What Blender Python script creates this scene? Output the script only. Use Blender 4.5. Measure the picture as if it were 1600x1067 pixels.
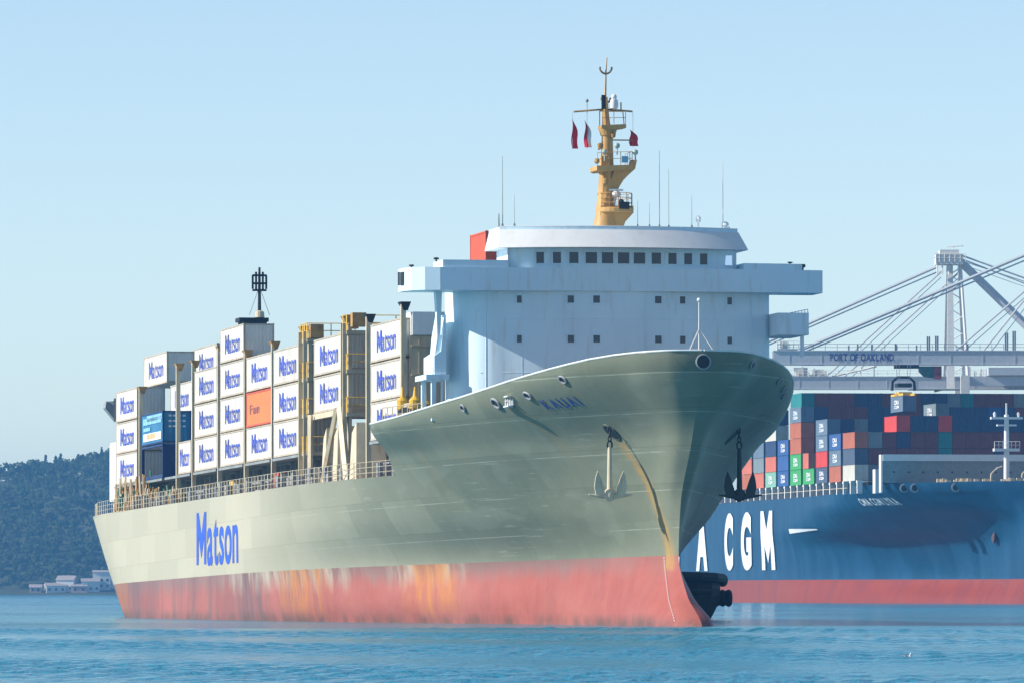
import bpy, math, random
import numpy as np
from mathutils import Matrix, Vector
random.seed(7); rng = np.random.default_rng(7)
for o in list(bpy.data.objects): bpy.data.objects.remove(o)
scn = bpy.context.scene; COL = scn.collection
R = math.radians
# ------------------------------------------------------------------ camera, light, exposure
cam_d = bpy.data.cameras.new('camera'); cam = bpy.data.objects.new('camera', cam_d); COL.objects.link(cam)
cam_d.sensor_width = 36; cam_d.lens = 270; cam_d.clip_start = 1; cam_d.clip_end = 60000
cam.location = (0, 0, 2.3); cam.rotation_euler = (R(90) + math.atan((922 - 533.5) / 12000), 0, 0)
scn.camera = cam
scn.render.resolution_x = 1024; scn.render.resolution_y = 682
SUN_EL = R(30); SUN_AZ = R(7.5)          # azimuth measured from camera-left towards the camera
sd = Vector((-math.cos(SUN_AZ) * math.cos(SUN_EL), -math.sin(SUN_AZ) * math.cos(SUN_EL), math.sin(SUN_EL)))
w = bpy.data.worlds.new('World'); scn.world = w; w.use_nodes = True
nt = w.node_tree; bg = nt.nodes['Background']; sky = nt.nodes.new('ShaderNodeTexSky')
sky.sky_type = 'NISHITA'; sky.sun_disc = False; sky.sun_elevation = SUN_EL
sky.sun_rotation = math.atan2(sd.x, sd.y) % (2 * math.pi)
sky.air_density = 0.68; sky.dust_density = 0.05; sky.ozone_density = 1.0; sky.altitude = 0
nt.links.new(sky.outputs[0], bg.inputs[0]); bg.inputs[1].default_value = 0.12
sun_d = bpy.data.lights.new('sun', 'SUN'); sun_d.energy = 4.9; sun_d.angle = R(0.5); sun_d.color = (1, .94, .84)
sun = bpy.data.objects.new('sun', sun_d); COL.objects.link(sun); sun.rotation_euler = sd.to_track_quat('Z', 'Y').to_euler()
scn.view_settings.view_transform = 'Standard'; scn.view_settings.look = 'None'
scn.view_settings.exposure = 0.4; scn.view_settings.gamma = 1
scn.render.engine = 'CYCLES'
# ------------------------------------------------------------------ helpers
def nodes(m): return m.node_tree.nodes, m.node_tree.links
def mat(name, rgb, rough=.6, var=.12, scale=1.5, dirt=None, dirt_amt=.0, stretch=(1, 1, 1), metal=0, spec=.4, bump=0):
    m = bpy.data.materials.new(name); m.use_nodes = True; N, L = nodes(m); p = N['Principled BSDF']
    p.inputs['Roughness'].default_value = rough; p.inputs['Metallic'].default_value = metal
    p.inputs['Specular IOR Level'].default_value = spec
    tc = N.new('ShaderNodeTexCoord'); mp = N.new('ShaderNodeMapping'); mp.inputs['Scale'].default_value = stretch
    L.new(tc.outputs['Object'], mp.inputs[0])
    nz = N.new('ShaderNodeTexNoise'); nz.inputs['Scale'].default_value = scale; nz.inputs['Detail'].default_value = 5
    L.new(mp.outputs[0], nz.inputs[0])
    mr = N.new('ShaderNodeMapRange'); mr.inputs[1].default_value = .3; mr.inputs[2].default_value = .7
    mr.inputs[3].default_value = 1 - var; mr.inputs[4].default_value = 1 + var * .6
    L.new(nz.outputs[0], mr.inputs[0])
    mx = N.new('ShaderNodeMix'); mx.data_type = 'RGBA'; mx.blend_type = 'MULTIPLY'; mx.inputs[0].default_value = 1
    mx.inputs[6].default_value = (*rgb, 1)
    cb = N.new('ShaderNodeCombineColor'); [L.new(mr.outputs[0], cb.inputs[i]) for i in range(3)]
    L.new(cb.outputs[0], mx.inputs[7]); out = mx.outputs[2]
    if dirt and name.startswith('container'):   # each box has its own shade
        oi0 = N.new('ShaderNodeObjectInfo'); mr0 = N.new('ShaderNodeMapRange'); mr0.inputs[3].default_value = .93; mr0.inputs[4].default_value = 1.06; L.new(oi0.outputs['Random'], mr0.inputs[0])
        m0 = N.new('ShaderNodeMix'); m0.data_type = 'RGBA'; m0.blend_type = 'MULTIPLY'; m0.inputs[0].default_value = 1; c0 = N.new('ShaderNodeCombineColor'); [L.new(mr0.outputs[0], c0.inputs[i]) for i in range(3)]
        L.new(out, m0.inputs[6]); L.new(c0.outputs[0], m0.inputs[7]); out = m0.outputs[2]
    if dirt:
        mp2 = N.new('ShaderNodeMapping'); mp2.inputs['Scale'].default_value = (2.2, 2.2, .35); mp2.inputs['Location'].default_value = (3, 9, 4)
        L.new(tc.outputs['Object'], mp2.inputs[0])
        n2 = N.new('ShaderNodeTexNoise'); n2.inputs['Scale'].default_value = 1; n2.inputs['Detail'].default_value = 7
        oi = N.new('ShaderNodeObjectInfo'); ad = N.new('ShaderNodeVectorMath'); ad.operation = 'MULTIPLY_ADD'
        ad.inputs[1].default_value = (40, 40, 40); L.new(oi.outputs['Random'], ad.inputs[0]); L.new(mp2.outputs[0], ad.inputs[2])
        L.new(ad.outputs[0], n2.inputs[0])
        r2 = N.new('ShaderNodeMapRange'); r2.inputs[1].default_value = .55; r2.inputs[2].default_value = .78; r2.inputs[4].default_value = dirt_amt
        L.new(n2.outputs[0], r2.inputs[0])
        m2 = N.new('ShaderNodeMix'); m2.data_type = 'RGBA'; L.new(r2.outputs[0], m2.inputs[0]); L.new(out, m2.inputs[6]); m2.inputs[7].default_value = (*dirt, 1); out = m2.outputs[2]
    L.new(out, p.inputs['Base Color'])
    if bump:
        b = N.new('ShaderNodeBump'); b.inputs['Strength'].default_value = bump; b.inputs['Distance'].default_value = .05
        L.new(nz.outputs[0], b.inputs['Height']); L.new(b.outputs[0], p.inputs['Normal'])
    return m
class MB:
    def __init__(s): s.v = []; s.f = []
    def add(s, vs, fs):
        n = len(s.v); s.v += [tuple(map(float, a)) for a in vs]; s.f += [tuple(i + n for i in f) for f in fs]; return s
    def box(s, x0, x1, y0, y1, z0, z1):
        return s.add([(x0,y0,z0),(x1,y0,z0),(x1,y1,z0),(x0,y1,z0),(x0,y0,z1),(x1,y0,z1),(x1,y1,z1),(x0,y1,z1)],
                     [(0,3,2,1),(4,5,6,7),(0,1,5,4),(1,2,6,5),(2,3,7,6),(3,0,4,7)])
    def tube(s, pts, r, n=8, r1=None, cap=True):
        pts = [Vector(p) for p in pts]; k = len(pts); rings = []; vs = []
        for i, p in enumerate(pts):
            d = (pts[min(i+1,k-1)] - pts[max(i-1,0)]).normalized()
            a = d.cross(Vector((0,0,1)) if abs(d.z) < .9 else Vector((1,0,0))).normalized(); b = d.cross(a)
            rr = (r if not hasattr(r, '__len__') else r[i]) if r1 is None else r + (r1 - r) * i / (k - 1)
            vs += [p + (a * math.cos(2*math.pi*j/n) + b * math.sin(2*math.pi*j/n)) * rr for j in range(n)]
        fs = [(i*n+j, i*n+(j+1)%n, (i+1)*n+(j+1)%n, (i+1)*n+j) for i in range(k-1) for j in range(n)]
        if cap: fs += [tuple(range(n))[::-1], tuple((k-1)*n+j for j in range(n))]
        return s.add(vs, fs)
    def bar(s, a, b, r, n=4): return s.tube([a, b], r, n)
    def lathe(s, prof, c=(0,0,0), n=20, ax='z'):
        vs = []; k = len(prof)
        for r, h in prof:
            for j in range(n):
                a = 2*math.pi*j/n; p = (r*math.cos(a), r*math.sin(a), h)
                if ax == 'x': p = (p[2], p[0], p[1])
                if ax == 'y': p = (p[0], p[2], p[1])
                vs.append((c[0]+p[0], c[1]+p[1], c[2]+p[2]))
        fs = [(i*n+j, i*n+(j+1)%n, (i+1)*n+(j+1)%n, (i+1)*n+j) for i in range(k-1) for j in range(n)]
        fs += [tuple(range(n))[::-1], tuple((k-1)*n+j for j in range(n))]
        return s.add(vs, fs)
    def ball(s, c, r, n=12, sz=1): return s.lathe([(r*math.sin(math.pi*i/8)+.001, -r*sz*math.cos(math.pi*i/8)) for i in range(9)], c, n)
    def prism(s, poly, h0, h1, ax='z'):   # polygon extruded along axis
        n = len(poly)
        f = {'z': lambda a, b, h: (a, b, h), 'y': lambda a, b, h: (a, h, b), 'x': lambda a, b, h: (h, a, b)}[ax]
        vs = [f(a, b, h0) for a, b in poly] + [f(a, b, h1) for a, b in poly]
        return s.add(vs, [tuple(range(n))[::-1], tuple(range(n, 2*n))] + [(i, (i+1)%n, n+(i+1)%n, n+i) for i in range(n)])
    def mesh(s, name, m, smooth=False):
        me = bpy.data.meshes.new(name); me.from_pydata(s.v, [], s.f); me.materials.append(m)
        import bmesh
        bm = bmesh.new(); bm.from_mesh(me); bmesh.ops.recalc_face_normals(bm, faces=bm.faces)
        if smooth:
            for f_ in bm.faces: f_.smooth = True
            for e in bm.edges: e.smooth = len(e.link_faces) == 2 and e.calc_face_angle(0) < .6
        bm.to_mesh(me); bm.free()
        me.update(); return me
    def build(s, name, m, parent=None, smooth=False):
        return link(name, s.mesh(name, m, smooth), parent)
def link(name, me, parent=None):
    o = bpy.data.objects.new(name, me); COL.objects.link(o)
    if parent: o.parent = parent
    return o
def tag(o, label=None, cat=None, group=None, kind=None):
    for k, v in (('label', label), ('category', cat), ('group', group), ('kind', kind)):
        if v: o[k] = v
    return o
def thing(name, label, cat, M, group=None, kind=None):
    o = bpy.data.objects.new(name, None); COL.objects.link(o); o.matrix_world = M; o.empty_display_size = .5
    return tag(o, label, cat, group, kind)
def copy_tree(o, M=None, parent=None):
    c = o.copy(); COL.objects.link(c)
    if parent: c.parent = parent
    if M is not None: c.matrix_world = M
    for ch in o.children: copy_tree(ch, None, c)
    return c
def T(x, y, z): return Matrix.Translation((x, y, z))
def refine_m(w, h, t):
    V = []; F = []; n = 8
    for q in (((0,0),(t,0),(t,h),(0,h)), ((w-t,0),(w,0),(w,h),(w-t,h)), ((w/2,h*.12),(w/2,h*.12+1.9*t),(t,h),(t,h-2*t)), ((w/2,h*.12),(w-t,h-2*t),(w-t,h),(w/2,h*.12+1.9*t))):
        q = [np.array(p, float) for p in q]; b = len(V)
        tall = abs(q[2][1]-q[1][1]) > abs(q[1][1]-q[0][1])
        for i in range(n+1):
            for j in range(n+1):
                a, c = i/n, j/n; V.append(tuple((q[0]*(1-a)+q[1]*a)*(1-c) + (q[3]*(1-a)+q[2]*a)*c))
        F += [(b+i*(n+1)+j, b+(i+1)*(n+1)+j, b+(i+1)*(n+1)+j+1, b+i*(n+1)+j+1) for i in range(n) for j in range(n)]
    return np.array(V), F
def glyph(ch, bold):
    if ch == 'M':      # built from strokes
        w, h, t = .74 + bold, .69, .13 + 1.6*bold
        return refine_m(w, h, t)
    cu = bpy.data.curves.new('txt', 'FONT'); cu.body = ch; cu.size = 1; cu.offset = bold
    o = bpy.data.objects.new('txt', cu); COL.objects.link(o); bpy.context.view_layer.update()
    me = bpy.data.meshes.new_from_object(o.evaluated_get(bpy.context.evaluated_depsgraph_get()))
    vs = np.array([v.co[:2] for v in me.vertices]); fs = [tuple(p.vertices) for p in me.polygons]
    bpy.data.objects.remove(o); bpy.data.meshes.remove(me); vs[:,0] -= vs[:,0].min()
    return vs, fs
def text_mesh(txt, bold=.02, spacing=1.):
    V = []; F = []; x = 0
    for ch in txt:
        if ch == ' ': x += .34; continue
        v, f = glyph(ch, bold); n = len(V)
        V += [(a + x, b) for a, b in v]; F += [tuple(i+n for i in q) for q in f]; x += v[:,0].max() + .07*spacing
    V = np.array(V); return (V - V.min(0)) / (V.max(0) - V.min(0)), F      # normalised to a unit box
def on_hull(o, side=1):   # ray cast from abeam onto a hull mesh, in its local frame
    from mathutils.bvhtree import BVHTree
    bv = BVHTree.FromPolygons([v.co[:] for v in o.data.vertices], [tuple(p.vertices) for p in o.data.polygons])
    def f(x, z, off=.03):
        h = bv.ray_cast(Vector((x, -60*side, z)), Vector((0, side, 0)))
        return (h[0] + (h[1] if h[1].y*side < 0 else -h[1])*off) if h[0] else Vector((x, 0, z))
    return f
def lettering(name, vs, fs, fmap, m, parent, thick=None):
    me = bpy.data.meshes.new(name); me.from_pydata([tuple(map(float, fmap(a, b))) for a, b in vs], [], fs); me.materials.append(m)
    return link(name, me, parent)
def pchip(xs, ys):
    xs = np.array(xs, float); ys = np.array(ys, float); h = np.diff(xs); d = np.diff(ys)/h; m = np.zeros(len(xs))
    for i in range(1, len(xs)-1):
        if d[i-1]*d[i] > 0:
            w1 = 2*h[i]+h[i-1]; w2 = h[i]+2*h[i-1]; m[i] = (w1+w2)/(w1/d[i-1]+w2/d[i])
    m[0] = d[0]; m[-1] = d[-1] if len(xs) == 2 else 0
    def fn(x):
        x = min(max(x, xs[0]), xs[-1]); i = min(max(int(np.searchsorted(xs, x)-1), 0), len(xs)-2); t = (x-xs[i])/h[i]
        return float((2*t**3-3*t*t+1)*ys[i]+(t**3-2*t*t+t)*h[i]*m[i]+(3*t*t-2*t**3)*ys[i+1]+(t**3-t*t)*h[i]*m[i+1])
    return fn
# ------------------------------------------------------------------ shared materials
M = {}
M['white'] = mat('white_paint', (.78,.78,.76), .45, .05, .5, (.55,.42,.30), .25)
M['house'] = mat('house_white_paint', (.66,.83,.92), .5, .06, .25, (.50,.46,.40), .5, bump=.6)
M['box_white'] = mat('container_white', (.69,.665,.60), .5, .08, .6, (.42,.28,.17), .6)
M['box_frame'] = mat('container_frame_white', (.50,.43,.33), .55, .25, 1.2, (.28,.12,.06), .9)
M['box_grey'] = mat('container_end_grey', (.50,.48,.43), .6, .12, .7, (.30,.2,.12), .5)
M['orange'] = mat('container_orange', (.78,.23,.07), .5, .10, .8, (.4,.16,.08), .3)
M['red'] = mat('container_red', (.62,.10,.045), .5, .12, .8, (.3,.1,.06), .3)
M['blue_box'] = mat('container_blue', (.03,.22,.42), .5, .25, .8, (.5,.6,.65), .3)
M['navy'] = mat('navy_paint', (.015,.04,.14), .5, .15)
M['blue_txt'] = mat('container_lettering', (.085,.12,.52), .5, .3, 1.2, (.45,.45,.60), .6)
M['name_txt'] = mat('name_lettering', (.03,.07,.28), .5, .2)
M['cream'] = mat('cream_steel', (.66,.56,.39), .55, .15, .8, (.38,.20,.09), .6)
M['tan'] = mat('tan_steel', (.50,.43,.30), .6, .15, .8, (.32,.17,.08), .5)
M['buff'] = mat('mast_buff', (.57,.32,.10), .5, .18, .8, (.35,.2,.08), .3)
M['yellow'] = mat('yellow_paint', (.75,.45,.04), .5, .15)
M['ochre'] = mat('ochre_rust', (.42,.24,.08), .7, .5, 1.2)
M['green'] = mat('green_cover', (.05,.22,.16), .7, .3)
M['dark'] = mat('dark_steel', (.02,.022,.026), .6, .3)
M['grey'] = mat('grey_steel', (.30,.32,.33), .6, .2)
M['coam'] = mat('coaming_grey', (.26,.29,.29), .6, .25, .5, (.3,.2,.12), .4)
M['deck'] = mat('deck_paint', (.20,.14,.10), .8, .3)
M['glass'] = mat('window_glass', (.01,.02,.03), .08, .1, spec=.6)
M['flag'] = mat('red_flag_cloth', (.55,.02,.04), .8, .1); M['flag_w'] = mat('white_flag_cloth', (.75,.75,.75), .8, .1)
M['rail'] = mat('rail_paint', (.50,.46,.34), .5, .2)
M['cable'] = mat('cable_grey', (.16,.20,.26), .5, .1)
M['rubber'] = mat('black_rubber', (.006,.007,.009), .6, .3)
M['pale_green'] = mat('pale_green_dome', (.35,.45,.40), .5, .1)
def railing(mb, pts, h=1.1, gap=1.8, r=.035, rails=3):
    for a, b in zip(pts, pts[1:]):
        a, b = Vector(a), Vector(b); n = max(1, int((b-a).length/gap))
        for i in range(n+1): p = a.lerp(b, i/n); mb.bar(p, p+Vector((0,0,h)), r)
        for k in range(1, rails+1): z = Vector((0,0,h*k/rails)); mb.bar(a+z, b+z, r*.8)
    return mb
# ------------------------------------------------------------------ near ship: hull shape.  local x = forward, y = port, z up; U = metres aft of stem
def ship_frame(O, th, pit): return T(*O) @ Matrix.Rotation(th - R(90), 4, 'Z') @ Matrix.Rotation(-pit, 4, 'Y')
KM = ship_frame((12.2, 493, 0), R(10.8), .0105)
ZL=[-3,0,2,4.7,8,12,17.7]
US=[-1,0,4.5,7.2,6.5,3.0,-0.5]
QB=[([0,.6,2,6,12.5,20,30,40,50,60,75,90,105,115],[0,.7,1.2,1.7,2.2,3.1,4.7,6.5,8.3,10,12.1,13.5,14.3,14.5]),
([0,.6,2,6,12.5,20,30,40,50,60,75,90,105,115],[0,.7,1.2,1.7,2.2,3.1,4.7,6.5,8.3,10,12.1,13.5,14.3,14.5]),
([0,1,3,8,15.5,25,35,45,55,70,85,100,110],[0,.5,1,1.8,2.9,4.7,6.7,8.6,10.4,12.5,13.8,14.4,14.5]),
([0,5,13,23,33,43,53,68,83,98],[0,1,2.7,4.8,6.9,8.9,10.7,12.9,14.1,14.5]),
([0,.8,3.5,8.5,13.5,23.5,33.5,43.5,53.5,68.5,85],[0,.55,1.3,2.8,4.5,7.2,9.4,11.2,12.6,14,14.5]),
([0,.8,3,7,12,17,22,32,42,57,72],[0,.8,1.7,3.3,5.3,7.4,9.0,11.1,12.7,13.9,14.5]),
([0,.5,4.5,8.5,12.5,16.5,20.5,24.5,28.5,32.5,36.5,42,60],[0,1.9,4.9,7.2,8.7,9.8,10.7,11.5,12.3,13,13.7,14.3,14.5])]
fUS=pchip(ZL,US); fQ=[pchip(*q) for q in QB]
ZR=pchip([-.5,0,4,8,12,16,20,24,28,32,36,40,43],[17.66,17.65,17.5,17.05,16.6,16.2,15.8,15.45,15.15,14.85,14.55,14.35,14.25])
def ztop(U): return ZR(U) if U<=43 else 10.8
def hb(U,z):
    q=U-fUS(z)
    if q<=0: return 0.
    zt=ZR(min(max(U,-.5),43)) ; zl=ZL[:-1]+[max(zt,13)]
    b=pchip(zl,[g(q) for g in fQ])(min(z,zl[-1]))
    k=min(max(z/10.8,0),1); Ua=150+22*k; e=(.10+.62*k**.6)
    if U>Ua: t=min((U-Ua)/(206-Ua),1); b*=1-(1-e)*t**(2.0+.6*k)
    return b
# hull paint: grey-green topsides, faded red bottom, streaks and welds with shapes of their own
def hull_mat():
    m = bpy.data.materials.new('hull_paint'); m.use_nodes = True; N, L = nodes(m); p = N['Principled BSDF']
    p.inputs['Roughness'].default_value = .45; p.inputs['Specular IOR Level'].default_value = .13
    tc = N.new('ShaderNodeTexCoord'); sx = N.new('ShaderNodeSeparateXYZ'); L.new(tc.outputs['Object'], sx.inputs[0])
    def noise(sc, loc=(0,0,0), det=8, rough=.68):
        mp = N.new('ShaderNodeMapping'); mp.inputs['Scale'].default_value = sc; mp.inputs['Location'].default_value = loc
        n = N.new('ShaderNodeTexNoise'); n.inputs['Scale'].default_value = 1; n.inputs['Detail'].default_value = det; n.inputs['Roughness'].default_value = rough
        L.new(tc.outputs['Object'], mp.inputs[0]); L.new(mp.outputs[0], n.inputs[0]); return n.outputs[0]
    def rng_(src, a, b, c=0, d=1):
        r = N.new('ShaderNodeMapRange'); L.new(src, r.inputs[0])
        for i, v in enumerate((a, b, c, d)): r.inputs[i+1].default_value = v
        return r.outputs[0]
    def mth(op, a, b):
        n = N.new('ShaderNodeMath'); n.operation = op
        for i, v in enumerate((a, b)):
            if isinstance(v, (int, float)): n.inputs[i].default_value = v
            else: L.new(v, n.inputs[i])
        return n.outputs[0]
    def mix(f, a, b):
        n = N.new('ShaderNodeMix'); n.data_type = 'RGBA'
        for i, v in ((0, f), (6, a), (7, b)):
            if isinstance(v, tuple): n.inputs[i].default_value = (*v, 1)
            elif isinstance(v, (int, float)): n.inputs[i].default_value = v
            else: L.new(v, n.inputs[i])
        return n.outputs[2]
    X, Z = sx.outputs[0], sx.outputs[2]
    big = noise((.05,.05,.09)); med = noise((.5,.5,.25), (5,2,1)); stk = noise((.9,.9,.05), (1,7,3)); stk2 = noise((.35,.35,.03), (9,3,3)); fine = noise((2.5,2.5,.12), (3,3,8))
    # topsides
    top = mix(rng_(big, .35, .65), (.17,.185,.135), (.22,.235,.175))
    top = mix(rng_(med, .45, .75, 0, .35), top, (.135,.17,.125))
    top = mix(rng_(stk, .56, .75, 0, .35), top, (.26,.25,.155))
    top = mix(rng_(fine, .62, .8, 0, .4), top, (.12,.145,.11))
    aft = rng_(mth('ADD', X, mth('MULTIPLY', Z, 1.5)), -88, -20, 1, 0)                                  # paler aft, darker at the bow: sun and shade put into the colour
    top = mix(mth('MULTIPLY', aft, .92), top, (.475,.44,.335))
    # plates: strakes about 2.4 m high, 9 m long, each painted and repainted at a different time
    cv = N.new('ShaderNodeCombineXYZ'); L.new(X, cv.inputs[0]); L.new(mth('ADD', Z, mth('MULTIPLY', X, -.006)), cv.inputs[1])
    bk = N.new('ShaderNodeTexBrick'); L.new(cv.outputs[0], bk.inputs['Vector']); bk.inputs['Scale'].default_value = 1; bk.inputs['Brick Width'].default_value = 8.6; bk.inputs['Row Height'].default_value = 2.35
    bk.inputs['Mortar Size'].default_value = .028; bk.inputs['Mortar Smooth'].default_value = .5; bk.inputs['Color1'].default_value = (.86,.88,.86,1); bk.inputs['Color2'].default_value = (1.1,1.1,1.08,1); bk.inputs['Mortar'].default_value = (.78,.78,.74,1)
    pm_ = N.new('ShaderNodeMix'); pm_.data_type = 'RGBA'; pm_.blend_type = 'MULTIPLY'; pm_.inputs[0].default_value = .8; L.new(top, pm_.inputs[6]); L.new(bk.outputs['Color'], pm_.inputs[7]); top = pm_.outputs[2]
    scf = mth('MULTIPLY', rng_(noise((.25,.25,5.), (2,9,4), 4), .60, .68), rng_(noise((.08,.08,.2), (5,1,7)), .5, .6)); top = mix(mth('MULTIPLY', scf, .35), top, (.50,.50,.42))
    pch = rng_(noise((.09,.09,.22), (12,3,4), 2), .60, .63); top = mix(mth('MULTIPLY', pch, .12), top, (.38,.41,.33))
    run = mth('MULTIPLY', rng_(noise((3.5,3.5,.10), (2,2,2), 3), .66, .74), rng_(noise((.15,.15,.2), (9,9,1)), .5, .62)); top = mix(mth('MULTIPLY', run, .55), top, (.34,.22,.10))
    # weld lines: follow strakes
    def line(src, period, off, wdt):
        f = mth('FRACT', mth('ADD', mth('DIVIDE', src, period), off), 0); return mth('LESS_THAN', f, wdt)
    zs = mth('ADD', Z, mth('MULTIPLY', X, -.006))
    ln = mth('MULTIPLY', line(zs, 2.45, .35, .022), rng_(noise((.12,.12,.3), (4,4,4)), .42, .55))
    top = mix(mth('MULTIPLY', ln, .6), top, (.42,.46,.37))
    ln2 = mth('MULTIPLY', line(X, 9.7, .2, .006), rng_(noise((.2,.2,.2), (8,1,4)), .45, .6)); top = mix(mth('MULTIPLY', ln2, .35), top, (.18,.20,.16))
    # bottom
    bot = mix(rng_(big, .4, .6), (.35,.090,.070), (.41,.135,.11))
    bot = mix(rng_(noise((.7,.7,.5), (6,6,6)), .4, .75, 0, .5), bot, (.44,.15,.115))
    bot = mix(rng_(stk, .45, .7, 0, .22), bot, (.42,.13,.10))
    ax_ = rng_(X, -60, -22, 1, 0); sternd = rng_(X, -150, -100, 1, 0)
    zt = mth('ADD', Z, mth('MULTIPLY', mth('SUBTRACT', stk2, .5), 2.6))
    bot = mix(mth('MULTIPLY', rng_(zt, 3.3, 4.4), rng_(X, -12, -25, .25, .75)), bot, (.23,.165,.15))
    dk = mth('MULTIPLY', mth('MULTIPLY', rng_(noise((.11,.11,.03), (4,9,2)), .40, .55), rng_(noise((.55,.55,.08), (3,3,3)), .3, .6)), rng_(X, -95, -70, 1, .15))
    bot = mix(mth('MULTIPLY', dk, .9), bot, (.17,.105,.105))
    def band(c, wd): return rng_(mth('ABSOLUTE', mth('ADD', X, mth('ADD', c, mth('MULTIPLY', mth('SUBTRACT', med, .5), 6.0))), 0), wd*.5, wd, 1, 0)
    pal = mth('MULTIPLY', mth('MULTIPLY', rng_(noise((.6,.6,.12), (2,5,1)), .44, .60), rng_(zt, 2.8, 4.2)), mth('ADD', band(86, 26), band(51, 9)))
    bot = mix(mth('MINIMUM', mth('MULTIPLY', pal, .7), .7), bot, (.52,.47,.36))
    org = mth('MULTIPLY', rng_(noise((.8,.8,.22), (3,1,2)), .36, .62), mth('MULTIPLY', mth('ADD', mth('ADD', band(79, 8), band(50, 6)), mth('MULTIPLY', band(170, 9), .6)), rng_(zt, .8, 2.2)))
    bot = mix(mth('MINIMUM', mth('MULTIPLY', org, .8), .8), bot, (.56,.22,.05))
    wl = mth('ADD', mth('MULTIPLY', X, .0105), Z)                   # height above water
    bot = mix(mth('MULTIPLY', mth('MULTIPLY', rng_(mth('ADD', wl, mth('MULTIPLY', stk, -1.1)), -.35, .25, 1, 0), rng_(noise((.3,.3,.1), (1,8,8)), .4, .6, .15, 1)), .75), bot, (.10,.075,.06))
    sel = mth('GREATER_THAN', mth('ADD', Z, mth('MULTIPLY', fine, .10)), 4.72)
    col = mix(sel, bot, top)
    at = N.new('ShaderNodeAttribute'); at.attribute_name = 'rust'
    rf = mth('MULTIPLY', at.outputs['Fac'], rng_(noise((2.2,2.2,.5), (1,1,9)), .25, .6))
    col = mix(mth('MINIMUM', rf, .7), col, (.46,.27,.07))
    L.new(col, p.inputs['Base Color'])
    pan = noise((.5,.5,.42), (2,2,2), 3, .45); b = N.new('ShaderNodeBump'); b.inputs['Strength'].default_value = .4; b.inputs['Distance'].default_value = .12
    rib = mth('ABSOLUTE', mth('SUBTRACT', mth('FRACT', mth('DIVIDE', X, .85), 0), .5), 0)
    L.new(mth('ADD', pan, mth('MULTIPLY', rib, .10)), b.inputs['Height']); L.new(b.outputs[0], p.inputs['Normal'])
    return m
M['hull'] = hull_mat()
ship = thing('container_ship', 'grey green container ship with red bottom and white bridge, sailing towards the viewer', 'ship', KM)
# stations are distances aft of the stem at each height, so the stem stays sharp
qs = list(np.arange(0, 3, .25)) + list(np.arange(3, 50, .6)) + list(np.arange(50, 206.5, 2.2)) + [206.5]
us = []
NZ1, NZ2 = 46, 20
def station(q, side, fc=True):
    zs = list(np.linspace(-3, 10.8, NZ1+1)); top = 14.25
    for _ in range(6): top = ZR(fUS(top) + q)
    if fc: zs += list(10.8 + (top-10.8)*np.arange(1, NZ2+1)/NZ2)
    out = []
    for z in zs:
        U = min(fUS(z) + q, 206.2) if q < 60 else min(q + fUS(z) * max(0, (120-q)/60), 206.2)
        out.append((-U, -side * hb(U, z), z))
    return out
i_step = max(i for i, q in enumerate(qs) if q <= 43 - fUS(14.25) + .1)
rust_path = [(9.9, 12.6), (9.8, 11.87), (9.7, 11.04), (9.4, 10.0), (9.2, 8.54), (8.9, 7.08), (8.7, 5.63), (8.7, 4.75), (8.4, 3.6)]
def rust_at(U, z, side):
    if U > 60: return 0
    r = 0
    if side > 0:
        for a, b in zip(rust_path, rust_path[1:]):
            if b[1] <= z <= a[1]:
                t = (a[1]-z)/(a[1]-b[1]+1e-6); c = a[0]+(b[0]-a[0])*t; wd = .22 + .06*(12.6-z)
                r = max(r, math.exp(-((U-c)/wd)**2))
    for c, zt, ln, wd, am in ((17, 15, 4.5, .3, .55), (20, 15.2, 2.5, .25, .3), (9.2, 16, 3, .18, .3), (14, 15.5, 2, .2, .3), (31, 14, 6, .5, .18), (38, 13, 7, .4, .2)):
        c2 = c - .25*(zt-z)
        if z < zt: r = max(r, am*math.exp(-((U-c2)/wd)**2)*max(0, 1-(zt-z)/ln))
    return r
def build_hull():
    vs = []; fs = []; rust = []; ends = []
    for side in (1, -1):
        prev = None
        for iq, q in enumerate(qs):
            st_ = station(q, side, iq <= i_step); b0 = len(vs); vs += st_; rust += [rust_at(-a[0], a[2], side) for a in st_]
            if prev:
                for k in range(min(prev[1], len(st_))-1):
                    a, b, c, d = prev[0]+k, b0+k, b0+k+1, prev[0]+k+1
                    fs.append((a, b, c, d) if side > 0 else (a, d, c, b))
            prev = (b0, len(st_))
        ends.append(prev[0])
    for k in range(NZ1): fs.append((ends[0]+k, ends[1]+k, ends[1]+k+1, ends[0]+k+1))
    me = bpy.data.meshes.new('hull'); me.from_pydata([tuple(map(float, v)) for v in vs], [], fs); me.materials.append(M['hull'])
    at = me.attributes.new('rust', 'FLOAT', 'POINT'); at.data.foreach_set('value', np.array(rust, dtype=np.float32))
    for p_ in me.polygons: p_.use_smooth = True
    import bmesh
    bm = bmesh.new(); bm.from_mesh(me); bmesh.ops.remove_doubles(bm, verts=bm.verts, dist=.0015); bmesh.ops.recalc_face_normals(bm, faces=bm.faces)
    for e in bm.edges:
        if len(e.link_faces) == 2 and e.calc_face_angle(0) > .6: e.smooth = False
    bm.to_mesh(me); bm.free()
    return link('hull', me, ship)
hull = build_hull()
def rimpt(U, side, off=0, dz=0): return (-U, -side*(hb(U, ztop(U)-.02)+off), ztop(U)+dz)
RU = [-.48,-.4,-.2,0,.5,1,2,3,4,6,8,10,12,14,16,20,24,28,32,36,40,42.6]
g = MB()
for s_ in (1, -1): g.tube([rimpt(u, s_, 0, .03) for u in RU], .07, 6)
g.build('rim_rail', mat('rim_white', (.72,.74,.70), .5, .1), ship, True)
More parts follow.
